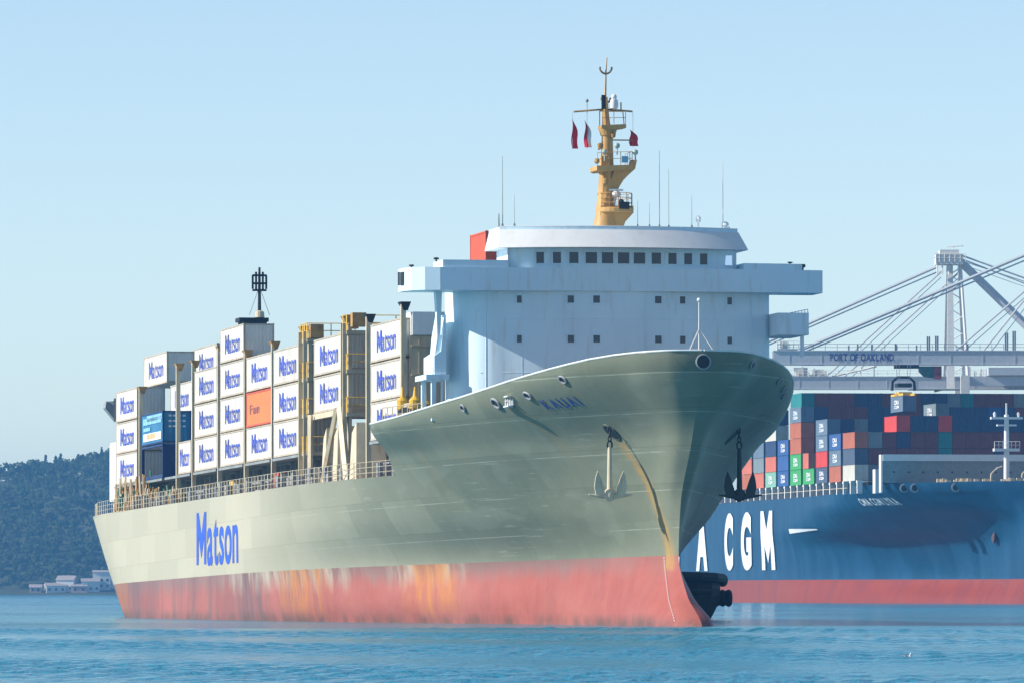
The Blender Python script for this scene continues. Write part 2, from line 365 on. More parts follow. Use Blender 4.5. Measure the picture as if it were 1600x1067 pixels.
# decks
def deck(z, u0, u1, inset, name, m, zf=None):
    d = MB(); st = np.linspace(u0, u1, 40); vs = []
    for u in st: b = max(hb(u, z if zf is None else zf(u)) - inset, .02); zz = z if zf is None else zf(u); vs += [(-u, -b, zz), (-u, b, zz)]
    d.add(vs, [(2*i, 2*i+1, 2*i+3, 2*i+2) for i in range(len(st)-1)]); d.build(name, m, ship)
deck(10.75, 42.9, 206, .02, 'main_deck', M['deck'])
deck(13, 1.6, 42.9, .15, 'foredeck', M['deck'], zf=lambda u: min(ZR(u)-1.15, 16.3))
d = MB(); zs_ = np.linspace(10.7, 13.1, 6); vs = [(x, s*(hb(43.2, z)-.6), z) for x in (-43.3, -43.2) for s in (-1, 1) for z in zs_]
d.add(vs, [(k, k+1, k+7, k+6) for k in range(5)] + [(12+k, 18+k, 19+k, 13+k) for k in range(5)]); d.build('forecastle_bulkhead', M['white'], ship)
# lettering on the hull
tv, tf = text_mesh('Matson', bold=.018)
oh = on_hull(hull)
lettering('company_name', tv, tf, lambda a, b: oh(-122.8+21.6*a, 5.45+4.3*b), mat('hull_blue', (.03,.10,.55), .5, .2), ship)
nv, nf = text_mesh('KAUAI', bold=.012, spacing=2.2)
lettering('ship_name', nv, nf, lambda a, b: oh(-13.4+4.0*a, 14.35+.12*a+.6*b, .04), M['name_txt'], ship)
# draught marks: dotted line down the stem
g = MB()
for i in range(26):
    z = 4.5 - i*.165; U = fUS(z) + 2.3 - .2*math.sin(i/26*3); b = hb(U, z)
    g.box(-U-.12, -U+.12, -b-.03, -b+.02, z, z+.06)
g.build('draught_marks', M['flag_w'], ship)
# fairleads and chocks in the bulwark
def fairlead(U, z, side, r=.32, square=False):
    b = hb(U, z); nrm = Vector((0, -side, 0)); u2 = .4
    t1 = Vector((-(U+u2), -side*hb(U+u2, z), z)) - Vector((-(U-u2 if U > .5 else U), -side*hb(max(U-u2, U if U <= .5 else 0), z), z)); t1.normalize()
    t2 = Vector((-U, -side*hb(U, z+.3), z+.3)) - Vector((-U, -side*hb(U, z-.3), z-.3)); t2.normalize()
    n = t1.cross(t2).normalized()
    if n.y*side > 0: n = -n
    c = Vector((-U, -side*b, z)) + n*.04
    k = 18; ring = MB(); hole = MB()
    def pt(a, rr): return c + t1*math.cos(a)*rr*1.25 + t2*math.sin(a)*rr
    vs = []
    for rr, h in ((r, .0), (r*1.05, .1), (r*1.3, .1), (r*1.45, 0)): vs += [pt(2*math.pi*j/k, rr)+n*h for j in range(k)]
    ring.add(vs, [(i*k+j, i*k+(j+1)%k, (i+1)*k+(j+1)%k, (i+1)*k+j) for i in range(3) for j in range(k)])
    hole.add([pt(2*math.pi*j/k, r*1.04) for j in range(k)], [tuple(range(k))])
    f = ring.build('fairlead', M['grey'], ship, True); hole.build('opening', M['dark'], f)
for a in ((9, 16.16, 1, .22), (14, 15.3, 1, .24), (18.7, 14.95, 1, .3), (16.9, 14.85, 1, .22), (24, 14.8, 1, .2), (2.2, 16.9, -1, .2), (8.6, 16.1, -1, .18), (11.5, 15.7, -1, .2), (13.5, 15.3, -1, .18)): fairlead(*a)
g = MB(); g.lathe([(.48,-.1),(.52,.12),(.44,.16),(.40,.05)], (.5, 0, 16.95), 20, 'x'); f = g.build('fairlead', M['grey'], ship, True)
MB().lathe([(.43,0),(.43,.06)], (.52, 0, 16.95), 20, 'x').build('opening', M['dark'], f)
# roller chock plate
g = MB()
for i in range(4): u = 17.2-i*.3; b = hb(u, 14.98); g.box(-u-.1, -u+.1, -b-.1, -b+.02, 14.7, 15.25)
b = hb(16.7, 15); g.box(-17.6, -15.9, -b-.35, -b-.1, 15.25, 15.33); g.box(-17.6, -15.9, -b-.3, -b-.05, 14.6, 14.68)
g.build('roller_chock', M['white'], ship)
# main deck railing both sides
for side in (1, -1):
    g = MB(); railing(g, [(-u, -side*(hb(u, 10.7)-.15), 10.78) for u in (43.8, 60, 80, 100, 120, 140, 160, 175, 185, 193, 200, 205)], 1.15, 1.5, .03, 3)
    g.build('deck_railing', M['rail'], ship)
# hatch coamings below the container bays
BAYS = [(42.2,54.6),(66.4,79.4),(85.6,98.4),(99.6,112),(113.2,125.8),(127.2,139.8),(141.4,156),(157.6,170.6),(173,187)]
g = MB()
for u0, u1 in BAYS:
    if u0 in (66.4,): g.box(-u1, -u0, -8, 8, 10.8, 12.4); continue
    g.box(-u1+.3, -u0-.3, -10.6, 10.6, 10.8, 13.2)
    for k in range(6):
        u = u0+.8+(u1-u0-1.6)*k/5; g.box(-u-.08, -u+.08, -11, -10.6, 10.8, 13.0); g.box(-u-.08, -u+.08, 10.6, 11, 10.8, 13.0)
    g.box(-u1+.1, -u0-.1, -12.3, 12.3, 13.2, 13.4)
g.build('hatch_coaming', M['coam'], ship)
# dark clutter and pipes along the side deck
g = MB(); random.seed(3)
for i in range(60):
    u = random.uniform(46, 170); z = random.uniform(.5, 1.3); wv = random.uniform(.2, .9); yv = hb(u, 10.7)-1.1; g.box(-u, -u+wv, -yv, -yv+.4, 10.8, 10.8+z)
for zz in (11.3, 11.9): g.tube([(-190, -11.4, zz), (-46, -10.8, zz)], .1, 6)
g.build('deck_fittings', M['grey'], ship)
MB().box(-116.2,-114.4,-12.9,-12.2,10.8,12.1).build('yellow_locker', M['yellow'], ship); MB().box(-129.4,-128.8,-12.9,-12.4,10.8,12.2).build('yellow_locker', M['yellow'], ship)
for u in (92, 93.4): MB().box(-u-.5, -u+.5, -12.9, -12.3, 10.8, 12.2).build('red_locker', M['red'], ship)
# lashing posts standing at the deck edge between bays
for u, zt in ((41.7,22.7),(56.0,22.5),(65.7,22.8),(84.9,22.9),(99.0,22.4),(112.6,22.3),(126.5,23.2),(140.6,22.6),(149.5,22.7),(171.6,21.6)):
    g = MB(); y = -12.1
    g.box(-u-.17, -u+.17, y-.17, y+.17, 14 if u < 43 else 10.8, zt)
    o = g.build('lashing_post', M['cream'], ship)
    b = MB(); b.add([(-u-.9,y-.25,zt),(-u+.35,y-.25,zt),(-u+.35,y+.5,zt),(-u-.9,y+.5,zt),(-u-.3,y,zt-.6),(-u+.25,y,zt-.6),(-u+.25,y+.3,zt-.6),(-u-.3,y+.3,zt-.6)],
        [(0,1,2,3),(4,7,6,5),(0,4,5,1),(1,5,6,2),(2,6,7,3),(3,7,4,0)]); b.build('floodlight', M['ochre'] if u > 60 else M['dark'], o)
# lashing bridges in the wide gaps: plates, platforms, yellow rails
def lashing_bridge(u, w_, zt, levels, ys=(-12.4, 12.4)):
    g = MB()
    for y in np.arange(ys[0]+.3, ys[1], 2.6): g.box(-u-w_/2, -u+w_/2, y-.12, y+.12, 10.8, zt)
    for z in levels: g.box(-u-w_/2-.3, -u+w_/2+.3, ys[0], ys[1], z, z+.28)
    for y in (ys[0]+.05,): g.box(-u-w_/2-.02, -u-w_/2+.2, y-.3, y, 10.8, zt); g.box(-u+w_/2-.2, -u+w_/2+.02, y-.3, y, 10.8, zt)
    o = g.build('lashing_bridge', M['tan'], ship)
    r = MB()
    for z in levels:
        railing(r, [(-u-w_/2-.25, ys[0]-.02, z+.28), (-u+w_/2+.25, ys[0]-.02, z+.28)], 1.1, .8, .04, 2)
        railing(r, [(-u+w_/2+.28, ys[0], z+.28), (-u+w_/2+.28, ys[0]+9, z+.28)], 1.1, 1.6, .04, 2)
    r.build('yellow_rail', M['yellow'] if u > 60 else M['rail'], o)
    return o
lashing_bridge(64.2, 1.0, 22.2, (15.5, 18.6, 21.4))
lashing_bridge(82.6, 2.4, 22.4, (13.2, 16.0, 18.7, 21.6))
for u in (62.5, 65.8, 81.2, 84.0): MB().box(-u-.5, -u+.4, -12.2, -11.2, 21.9, 22.9).build('gear_box', M['ochre'], ship)   # winch housings on top of the bridges
# pedestals under the raised bay
for u, wb in ((58.6, 3.0), (66.5, 2.4), (71.5, 2.0)):
    g = MB(); g.add([(-u-wb/2,-12.8,10.8),(-u+wb/2,-12.8,10.8),(-u+wb/2,-10.5,10.8),(-u-wb/2,-10.5,10.8),(-u-wb*.5,-12.6,14.2),(-u+wb*.15,-12.6,14.9),(-u+wb*.15,-10.7,14.9),(-u-wb*.5,-10.7,14.2)],
        [(0,3,2,1),(4,5,6,7),(0,1,5,4),(1,2,6,5),(2,3,7,6),(3,0,4,7)]); g.build('pedestal', M['cream'], ship)
g = MB(); g.bar((-64.5,-12.7,16.1), (-61.5,-12.7,10.8), .28); g.bar((-66.2,-12.7,16.1), (-72.5,-12.7,10.8), .2); g.bar((-78.5,-12.6,10.8), (-78.5,-12.6,16.1), .2)
g.box(-79.5,-66.3,-12.3,-11.9,15.75,16.15); g.box(-66.6,-66.3,-11.9,11.9,15.75,16.15); g.build('bay_support', M['cream'], ship)
# bulkhead behind the bridge: tan stiffened wall with a white casing on top
g = MB(); g.box(-41.9,-41.5,-11.6,11.6,13.3,20.35)
for z in (15.3, 17.6, 19.6): g.box(-41.5,-41.3,-11.6,11.6,z,z+.12)
for y in np.arange(-11,11.5,2.2): g.box(-41.5,-41.42,y-.05,y+.05,13.3,20.3)
g.build('tan_bulkhead', M['tan'], ship)
g = MB(); g.box(-44,-41.3,-11.5,11.5,20.4,22.0); g.build('white_casing', M['white'], ship)
# ------------------------------------------------------------------ bridge house
def rounded(u0, u1, v0, v1, rf_s, rf_p=.3):  # plan polygon (x=-u, y=-v), u0 = front; rounding at the two front corners
    pts = [(-u1, -v0), (-u1, -v1)]            # aft port(v0 neg) .. aft starboard
    for k in range(9):
        a = math.pi/2*k/8; pts.append((-u0-rf_s+rf_s*math.sin(a), -v1+rf_s-rf_s*math.cos(a)))
    for k in range(5):
        a = math.pi/2*k/4; pts.append((-u0-rf_p+rf_p*math.cos(a), -v0-rf_p+rf_p*math.sin(a)))
    return pts
def prism_part(poly, z0, z1, name, m, parent, smooth=False): return MB().prism(poly, z0, z1).build(name, m, parent, smooth)
FU = 31.3
def bow(u, v, sag=2.1, hw=11.3): return -(u + sag*((v+.1)/hw)**2)     # front faces are bowed: x of the face at v
def curved(u0, u1, vp, vs_, rf=1.7, sag=2.1):
    pts = [(-u1, -vp), (-u1, -vs_)]
    xs_ = bow(u0, vs_, sag)
    for k in range(8):
        a = math.pi/2*k/8; pts.append((bow(u0, vs_-rf, sag)-rf*1.15+rf*1.15*math.sin(a), -vs_+rf-rf*math.cos(a)))
    for v in np.linspace(vs_-rf, vp+.4, 24): pts.append((bow(u0, v, sag), -v))
    pts.append((bow(u0, vp, sag)-.4, -vp)); return pts
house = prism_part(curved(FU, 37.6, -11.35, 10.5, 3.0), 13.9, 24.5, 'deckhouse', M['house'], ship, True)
def window(y, z, wd, ht, parent, u=FU):
    x = bow(u, -y)+.0
    f = MB(); t = .07
    f.box(x, x+.06, y-wd/2-t, y+wd/2+t, z-ht/2-t, z-ht/2); f.box(x, x+.06, y-wd/2-t, y+wd/2+t, z+ht/2, z+ht/2+t)
    f.box(x, x+.06, y-wd/2-t, y-wd/2, z-ht/2, z+ht/2); f.box(x, x+.06, y+wd/2, y+wd/2+t, z-ht/2, z+ht/2)
    o = f.build('window', M['house'], ship) if parent is None else f.build('window', M['house'], parent)


    g = MB(); g.box(x+.005, x+.02, y-wd/2, y+wd/2, z-ht/2, z+ht/2)
    return o, g
def add_window(y, z, wd, ht, parent, u=FU):
    # frame and pane joined into one window part with two materials
    o, g = window(y, z, wd, ht, parent, u)
    me = o.data; me.materials.append(M['glass'])
    vs = [v.co[:] for v in me.vertices] + g.v; n = len(me.vertices)
    fs = [tuple(p.vertices) for p in me.polygons]; k = len(fs); fs += [tuple(i+n for i in f) for f in g.f]
    new = bpy.data.meshes.new('window'); new.from_pydata(vs, [], fs); new.materials.append(M['house']); new.materials.append(M['glass'])
    for i, p in enumerate(new.polygons): p.material_index = int(i >= k)
    o.data = new
for zz in (22.4, 19.72):
    for v in (6.35, 2.95, 1.2, -3.1, -4.8, -8.2): add_window(-v, zz, .46, .5, house)
# faint plating seams on the face
g = MB()
for z in (17.45, 21.05, 23.75):
    for a, b in zip(np.linspace(-9, 10.5, 20)[:-1], np.linspace(-9, 10.5, 20)[1:]): xa, xb = bow(FU,-a), bow(FU,-b); g.add([(xa-.02,a,z),(xb-.02,b,z),(xb+.02,b,z+.02),(xa+.02,a,z+.02),(xa-.02,a,z+.05),(xb-.02,b,z+.05)], [(0,1,2,3),(3,2,5,4)])
for y in (-6.2, -1.2, 3.9, 8.6): x = bow(FU,-y); g.box(x-.03, x+.012, y-.015, y+.015, 14, 24.4)
g.build('plating_seam', M['house'], house)
# wings
wing = MB().prism([(-35.0, 14.65), (-35.0, -14.2), (-34.0,-14.25), (-33.0, -14.15), (-32.1, -13.8), (-31.4, -13.0), (-31.12, -12.0), (-31.1, -9), (-31.1, 0), (-31.1, 9), (-31.3, 11.5), (-31.8, 14.65)], 22.95, 24.5).build('bridge_wing', M['house'], ship)
MB().prism([(-34.9, -7.3), (-34.9, -11.8), (-31.2, -11.8), (-31.15, -7.3)], 24.5, 25.0).build('wing_bulwark', M['house'], wing)
MB().prism([(-34.9, 9), (-31.2, 9), (-31.4, 11.5), (-31.7, 13.2), (-34.9, 13.2)], 24.5, 24.92).build('wing_bulwark', M['house'], wing)
MB().prism([(-34.8, -14.27), (-34.1, -14.3), (-34.1, -14.15), (-34.8, -14.15)], 23.4, 24.3).build('side_opening', M['dark'], wing)
g = MB().prism([(-33.75,-14.2),(-33.0,-14.08),(-32.97,-14.2),(-33.72,-14.3)], 23.35, 24.25); g.build('front_opening', M['dark'], wing)
for v, h in ((13.6, .25), (-13.6, .5), (-12.7,.2), (11.9, .3)):
    g = MB(); zb = 24.5 if abs(v) > 13.3 else 24.95; g.lathe([(.05,0),(.06,h*.5),(.16,h*.55),(.2,h*.8),(.12,h)], (-33.2, -v, zb), 10); g.build('searchlight', M['dark'], wing)
# strut, stair tower and platform on the starboard side
g = MB()
g.add([(-34.2,-11.9,22.95),(-33.2,-11.9,22.95),(-33.2,-11.5,22.95),(-34.2,-11.5,22.95),(-33.8,-11.75,19.6),(-33.6,-11.75,19.6),(-33.6,-11.55,19.6),(-33.8,-11.55,19.6)], [(0,1,2,3),(4,7,6,5),(0,4,5,1),(1,5,6,2),(2,6,7,3),(3,7,4,0)])
g.add([(-34.3,-12.15,17.1),(-33.6,-12.15,17.1),(-33.6,-11.4,17.1),(-34.3,-11.4,17.1),(-34.3,-11.75,20),(-33.6,-11.75,20),(-33.6,-11.5,20),(-34.3,-11.5,20)], [(0,3,2,1),(4,5,6,7),(0,1,5,4),(1,2,6,5),(2,3,7,6),(3,0,4,7)])
g.build('wing_strut', M['house'], ship)
g = MB(); g.prism([(11.2,17.3),(12.0,17.3),(12.0,18.6),(11.55,18.9),(11.45,20.0),(11.2,21.4)], -37.5, -33.4, 'x'); g.v = [(x, -y, z) for x, y, z in g.v]
g.box(-37.5,-33.2,-12.6,-11.0,17.0,17.35); g.box(-33.7,-33.3,-12.2,-11.9,14.2,17); g.box(-33.7,-33.5,-11.5,-11.35,14.2,17); g.box(-37.5,-37.1,-12.2,-11.9,14.0,17); g.box(-34.6,-33.4,-12.0,-11.1,14.6,15.2)
g.build('side_platform', M['house'], ship)
g = MB(); g.box(-36.5,-30.8,11.3,13.45,20.05,21.55); railing(g, [(-30.9,13.4,21.55),(-36.4,13.4,21.55)], .25, .8, .03, 1); g.box(-31.5,-31.2,13.0,13.2,18.6,20.05); g.build('port_platform', M['house'], ship)
for y_, z0_, z1_ in ((-8.6,14.5,22.8),(2.2,15,22.9),(9.9,15,22.9)): MB().tube([(bow(FU,-y_)+.05,y_,z0_),(bow(FU,-y_)+.05,y_,z1_)], .035, 6).build('pipe', M['house'], house)
for y_ in (-1.9, 4.0, 7.2): MB().lathe([(.08,0),(.12,.12),(.05,.2)], (bow(FU,-y_)+.1, y_, 23.3), 8).build('deck_light', M['dark'], house)
# wheelhouse
wh = MB().prism([(-36, 8.75), (-36, -7.2)] + [(bow(31.1, v), -v) for v in np.linspace(7.2, -8.75, 24)], 24.5, 26.0).build('wheelhouse', M['house'], ship)
for i in range(11): add_window(-(4.92 - 1.11*i), 25.2, .80, .76, wh, 31.1)
add_window(8.05, 25.15, .7, .66, wh, 31.1)
x = bow(31.1, -8.05); MB().add([(x+.035,7.7,24.82),(x+.035,8.4,24.82),(x+.022,8.4,25.48),(x+.022,7.7,25.48),(x-.05,7.7,24.82),(x-.05,8.4,24.82),(x-.05,8.4,25.48),(x-.05,7.7,25.48)], [(0,1,2,3),(7,6,5,4),(0,4,5,1),(1,5,6,2),(2,6,7,3),(3,7,4,0)]).build('bright_pane', mat('sky_mirror', (.95,.97,1), .04, 0, metal=1), wh)  # tilted mirror added in place of the bright sky seen through this window
MB().box(-32.1,bow(31.1,6.0)-.02,-7.23,-7.18,24.52,25.9).build('door', mat('door_blue_grey', (.42,.46,.5), .5), wh)
def wedge(x0b, x0t, x1, y0b, y0t, y1b, y1t, zb, zt): # front leaning back, sides leaning in
    return MB().add([(x0b,y0b,zb),(x0b,y1b,zb),(x1,y1b,zb),(x1,y0b,zb),(x0t,y0t,zt),(x0t,y1t,zt),(x1,y1t,zt),(x1,y0t,zt)], [(0,3,2,1),(4,5,6,7),(0,1,5,4),(1,2,6,5),(2,3,7,6),(3,0,4,7)])
g = MB(); kk = 28; vb = np.linspace(-8.0, 9.5, kk); vt = np.linspace(-7.7, 9.0, kk)
ring0 = [(bow(29.5, -y, 3.5), y, 25.85) for y in vb]; ring1 = [(bow(30.6, -y, 3.5), y, 27.1) for y in vt]
vs = ring0+ring1+[(-36.2,-8.0,25.85),(-36.2,9.5,25.85),(-36.2,-7.7,27.1),(-36.2,9.0,27.1)]
g.add(vs, [(i, i+1, kk+i+1, kk+i) for i in range(kk-1)] + [(2*kk, 0, kk, 2*kk+2), (kk-1, 2*kk+1, 2*kk+3, 2*kk-1), (2*kk+1, 2*kk, 2*kk+2, 2*kk+3), tuple(range(kk))[::-1]+(2*kk, 2*kk+1), tuple(range(kk, 2*kk))+(2*kk+3, 2*kk+2)])
g.build('visor', M['white'], wh, True)
g = MB(); g.prism([(-36.2, 8.95), (-36.2, -7.7)] + [(bow(30.7, v, 3.5), -v) for v in np.linspace(7.7, -8.95, 24)], 27.1, 27.3); g.build('roof', M['house'], wh)
g = MB()
g.tube([(bow(30.75, v, 3.5), -v, 27.33) for v in np.linspace(7.7, -8.95, 20)], .04, 6); g.build('roof_edge', M['white'], wh)
for o in list(ship.children):
    if o.name.split('.')[0] in ('deckhouse', 'bridge_wing', 'wing_strut', 'side_platform', 'port_platform', 'wheelhouse'): o.location = (3.3, 0, -.1)
# whip antennas and small gear on the roof
for x, yt, yb, r in ((792,240,345,.035),(786,330,350,.08),(811,300,352,.02),(1008,308,355,.025),(1027,310,355,.02),(1043,228,355,.03),(1058,258,355,.02),(1095,298,355,.02),(1145,240,345,.035)):
    y = (x-946)/22.9; z0 = 27.3; z1 = 27.3+(354-yt)/22.9
    g = MB(); g.tube([(-33,y,z0),(-33,y,z1)], r, 5, r*.5); g.lathe([(.08,0),(.08,.25),(.04,.4)], (-33,y,z0), 8); g.build('whip_antenna', M['grey'] if x != 1145 else M['white'], ship)
g = MB(); g.lathe([(.05,0),(.05,.55),(.16,.58),(.18,.85),(.05,1.0)], (-32.5,(1103-946)/22.9,27.3), 10); g.build('satellite_dome', M['white'], ship)
g = MB(); g.lathe([(.12,0),(.12,.3),(.25,.35),(.25,.5),(.1,.6)], (-32.5,(1146-946)/22.9,27.3), 10); g.box(-32.8,-32.2,8.55,9.0,27.3,27.55); g.build('roof_light', M['white'], ship)
# ------------------------------------------------------------------ foremast on the bridge roof
def my(x): return (x-932)/22.7
def mz(y): return 27.55+(353-y)/22.7
mx = -34
g = MB(); g.lathe([(.95,0),(.85,.3),(.72,1.0),(.62,1.8),(.52,2.6),(.46,3.6),(.44,4.2)], (mx, my(947), mz(358)), 20)
mast = g.build('mast', M['buff'], ship, True)
g = MB(); g.prism([(my(935),mz(356)),(my(972),mz(356)),(my(976),mz(345)),(my(989),mz(331)),(my(989),mz(320)),(my(937),mz(320))], mx-.55, mx+.55, 'x'); g.build('mast_foot', M['buff'], mast)
g = MB(); g.lathe([(1.22,0),(1.28,.08),(1.28,.3),(1.22,.36)], (mx, my(962), mz(331)), 24); railing(g, [(mx+1.2*math.cos(a), my(962)+1.2*math.sin(a), mz(323)) for a in np.linspace(0, 2*math.pi, 13)], 1.0, 1, .025, 3); g.build('lower_platform', M['buff'], mast)
# curved arm sweeping up to the middle platform
arc = [(my(950)+.0, mz(300))]
outer = [(my(962),mz(300)),(my(968),mz(290)),(my(974),mz(280)),(my(984),mz(270)),(my(993),mz(262)),(my(996),mz(248)),(my(987),mz(248)),(my(985),mz(257)),(my(965),mz(262)),(my(958),mz(268)),(my(955),mz(280)),(my(952),mz(300))]
MB().prism(outer, mx-.3, mx+.3, 'x').build('curved_arm', M['buff'], mast)
MB().prism([(my(928),mz(266)),(my(933),mz(268)),(my(985),mz(264)),(my(986),mz(257)),(my(928),mz(259))], mx-1.2, mx+1.2, 'x').build('middle_platform', M['buff'], mast)
g = MB(); railing(g, [(mx+1.2,my(929),mz(259)),(mx+1.2,my(984),mz(257)),(mx-1.2,my(984),mz(257))], .9, .7, .025, 2); g.build('platform_rail', M['buff'], mast)
g = MB(); g.lathe([(.44,0),(.41,1.2),(.37,2.6)], (mx, my(950), mz(262)), 18); g.box(mx+.2,mx+.75,my(937),my(948),mz(258),mz(243)); g.build('mast_column', M['buff'], mast, True)
g = MB(); g.lathe([(.15,0),(.5,.12),(.62,.5),(.66,.75)], (mx, my(951), mz(213)), 18); g.prism([(my(938),mz(199)),(my(945),mz(203)),(my(977),mz(199)),(my(977),mz(193)),(my(938),mz(195))], mx-.7, mx+.7, 'x')
railing(g, [(mx+.7,my(939),mz(194)),(mx+.7,my(976),mz(193))], .9, .6, .025, 2); g.build('upper_platform', M['buff'], mast)
g = MB(); g.tube([(mx,my(949),mz(200)),(mx,my(947),mz(172)),(mx,my(947),mz(150))], .30, 10, .18); g.tube([(mx,my(947),mz(152)),(mx,my(948),mz(112)),(mx,my(950),mz(88))], .085, 6, .03); g.build('topmast', M['buff'], mast)
g = MB(); g.tube([(mx,my(897),mz(173.5)),(mx,my(947),mz(169)),(mx,my(990),mz(172))], .07, 6); g.tube([(mx,my(943),mz(217)),(mx,my(991),mz(217))], .05, 6); g.build('yard', M['ochre'], mast)
for yc, r in ((104, .42), (152, .32)):
    g = MB(); g.tube([(mx,my(948)+r*math.sin(a),mz(yc)-r*math.cos(a)) for a in np.linspace(-1.7,1.7,11)], .07, 6); g.build('cradle', M['ochre'], mast)
g = MB(); g.lathe([(.05,0),(.26,.1),(.3,.4),(.24,.7),(.02,.8)], (mx+.2, my(960), mz(170)), 14); g.ball((mx+.2, my(960), mz(150)), .2, 12); g.build('radome', M['white'], mast, True)
g = MB(); g.ball((mx+.4, my(962), mz(302)), .34, 12, .7); g.box(mx+.3,mx+.5,my(950),my(973),mz(297),mz(294)); g.tube([(mx+.3,my(961),mz(306)),(mx+.3,my(957),mz(325))], .12, 8); g.build('radar_scanner', M['white'], mast)
g = MB(); g.box(mx+.9,mx+1.3,my(963),my(979),mz(326),mz(315)); g.ball((mx+1.1,my(967),mz(315)),.2); g.build('foghorn', M['dark'], mast)
MB().box(mx+1.2,mx+1.35,my(967),my(977),mz(254),mz(244)).build('blue_panel', mat('panel_blue', (.2,.42,.6), .4), mast)
for x, y, m_ in ((942,237,'pale_green'),(991,237,'pale_green'),(962,227,'pale_green')):
    g = MB(); g.ball((mx+.8, my(x), mz(y)), .2); g.bar((mx+.8,my(x),mz(y+3)), (mx+.8,my(x),mz(y+14)), .05); g.build('signal_lamp', M[m_], mast, True)
g = MB(); g.box(mx+.6,mx+.8,my(938),my(944),mz(170),mz(148)); g.build('radar_reflector', M['dark'], mast)
g = MB(); g.lathe([(.12,0),(.2,.2),(.05,.3)], (mx+1, my(928), mz(252)), 10, 'x'); g.build('loudhailer', M['buff'], mast)
for yc, xc, r_ in ((214,957,.13),(232,936,.16),(286,944,.14),(308,946,.15)):
    g = MB(); g.lathe([(r_,0),(r_*1.3,r_*2),(r_*.6,r_*2.6)], (mx+.6, my(xc), mz(yc)), 10); g.bar((mx,my(xc),mz(yc)),(mx+.6,my(xc),mz(yc)),.05); g.build('navigation_light', M['ochre'], mast)
g = MB()
for s_ in (-.14, .14): g.bar((mx+.5,my(944)+s_,mz(352)),(mx+.42,my(945)+s_,mz(262)),.025)
for k in range(16): g.bar((mx+.46,my(944.5)-.14,mz(348-5.4*k)),(mx+.46,my(944.5)+.14,mz(348-5.4*k)),.018)
g.build('ladder', M['ochre'], mast)
g = MB(); g.bar((mx,my(938),mz(172)),(mx,my(938),mz(196)),.035); g.bar((mx,my(975),mz(172)),(mx,my(977),mz(194)),.035); g.bar((mx,my(938),mz(172)),(mx,my(975),mz(172)),.04); g.bar((mx,my(972),mz(158)),(mx,my(972),mz(172)),.05); g.build('yard_brace', M['buff'], mast)
# halyards
g = MB()
for x, y1 in ((895,232),(918,232),(991,228)): g.bar((mx,my(x),mz(172)), (mx,my(x),mz(y1)), .012)
g.bar((mx,my(918),mz(155)), (mx,my(918),mz(175)), .03); g.ball((mx,my(918),mz(156)), .12); g.build('halyard', M['grey'], mast)
def flag(x, y0, y1, wd, cols, label):
    t = thing('flag', label, 'flag', KM @ T(mx, my(x), mz(y1)), 'flags on the mast halyards')
    H = (y1-y0)/22.7
    for k, m_ in enumerate(cols):
        g = MB(); vs = []; n = 10; a0 = k/len(cols); a1 = (k+1)/len(cols)
        for i in range(n+1):
            t_ = i/n; z = H*(1-t_)
            sp = wd*(.25+.75*math.sin(min(1, t_*1.4)*math.pi*.55))
            for a in (a0, a1): vs.append((.12*math.sin(5*t_+6*a), sp*a+.05*math.sin(7*t_), z*(1-.12*a)))
        m = len(vs); vs += [(x_-.015, y_, z_) for x_, y_, z_ in vs]
        fs = []
        for i in range(n): fs += [(2*i,2*i+1,2*i+3,2*i+2), (m+2*i,m+2*i+2,m+2*i+3,m+2*i+1), (2*i,2*i+2,m+2*i+2,m+2*i), (2*i+1,m+2*i+1,m+2*i+3,2*i+3)]
        fs += [(0,m,m+1,1),(2*n,2*n+1,m+2*n+1,m+2*n)]
        g.add(vs, fs); g.build('cloth', M[m_], t, True)
flag(894, 184, 231, .42, ('flag',), 'drooping red flag on the outermost line left of the yellow mast')
flag(914, 186, 229, .5, ('flag', 'flag_w'), 'drooping red and white flag between the mast and the outer red flag')
flag(986, 200, 226, .6, ('flag',), 'short red flag hanging right of the yellow mast')
# ------------------------------------------------------------------ bow: jackstaff, bits on the forecastle
g = MB(); g.tube([(-2.6,.42,16.2),(-2.6,.42,21.0)], .07, 6, .04); g.bar((-2.6,.42,19.2),(-2.2,-.5,17.4),.045); g.bar((-2.6,.42,19.2),(-2.2,1.55,17.4),.045); g.ball((-2.6,.42,21.05),.14); g.build('jackstaff', M['white'], ship)
g = MB(); g.lathe([(.1,0),(.1,1.3),(.24,1.4),(.24,1.7),(.05,1.8)], (-4,-1.5,16.1), 10); g.build('bow_light', M['white'], ship)
MB().box(-4.3,-3.9,-2.2,-1.8,16,17.75).build('mooring_post', M['dark'], ship)
for u, v, h in ((36.5,12.2,2.6),(40.3,12.4,2.7),(39.0,11.0,2.4)):
    g = MB(); g.lathe([(.1,0),(.1,h*.6),(.35,h*.68),(.42,h*.9),(.15,h),(.06,h*1.25)], (-u,-v,13.4), 12); g.build('mushroom_vent', M['yellow'], ship)
g = MB(); railing(g, [(-33,-12.3,14.3),(-42.6,-13.4,14.3)], 1.1, 1.2, .035, 2); g.box(-42,-37.5,-12.4,-11.2,13.6,15.6); g.build('foredeck_gear', M['tan'], ship)
g = MB(); g.box(-41,-39.4,-12.6,-12.5,14.5,15.3); g.box(-38.8,-37.8,-12.6,-12.5,14.6,15.3); g.build('dark_doorway', M['dark'], ship)
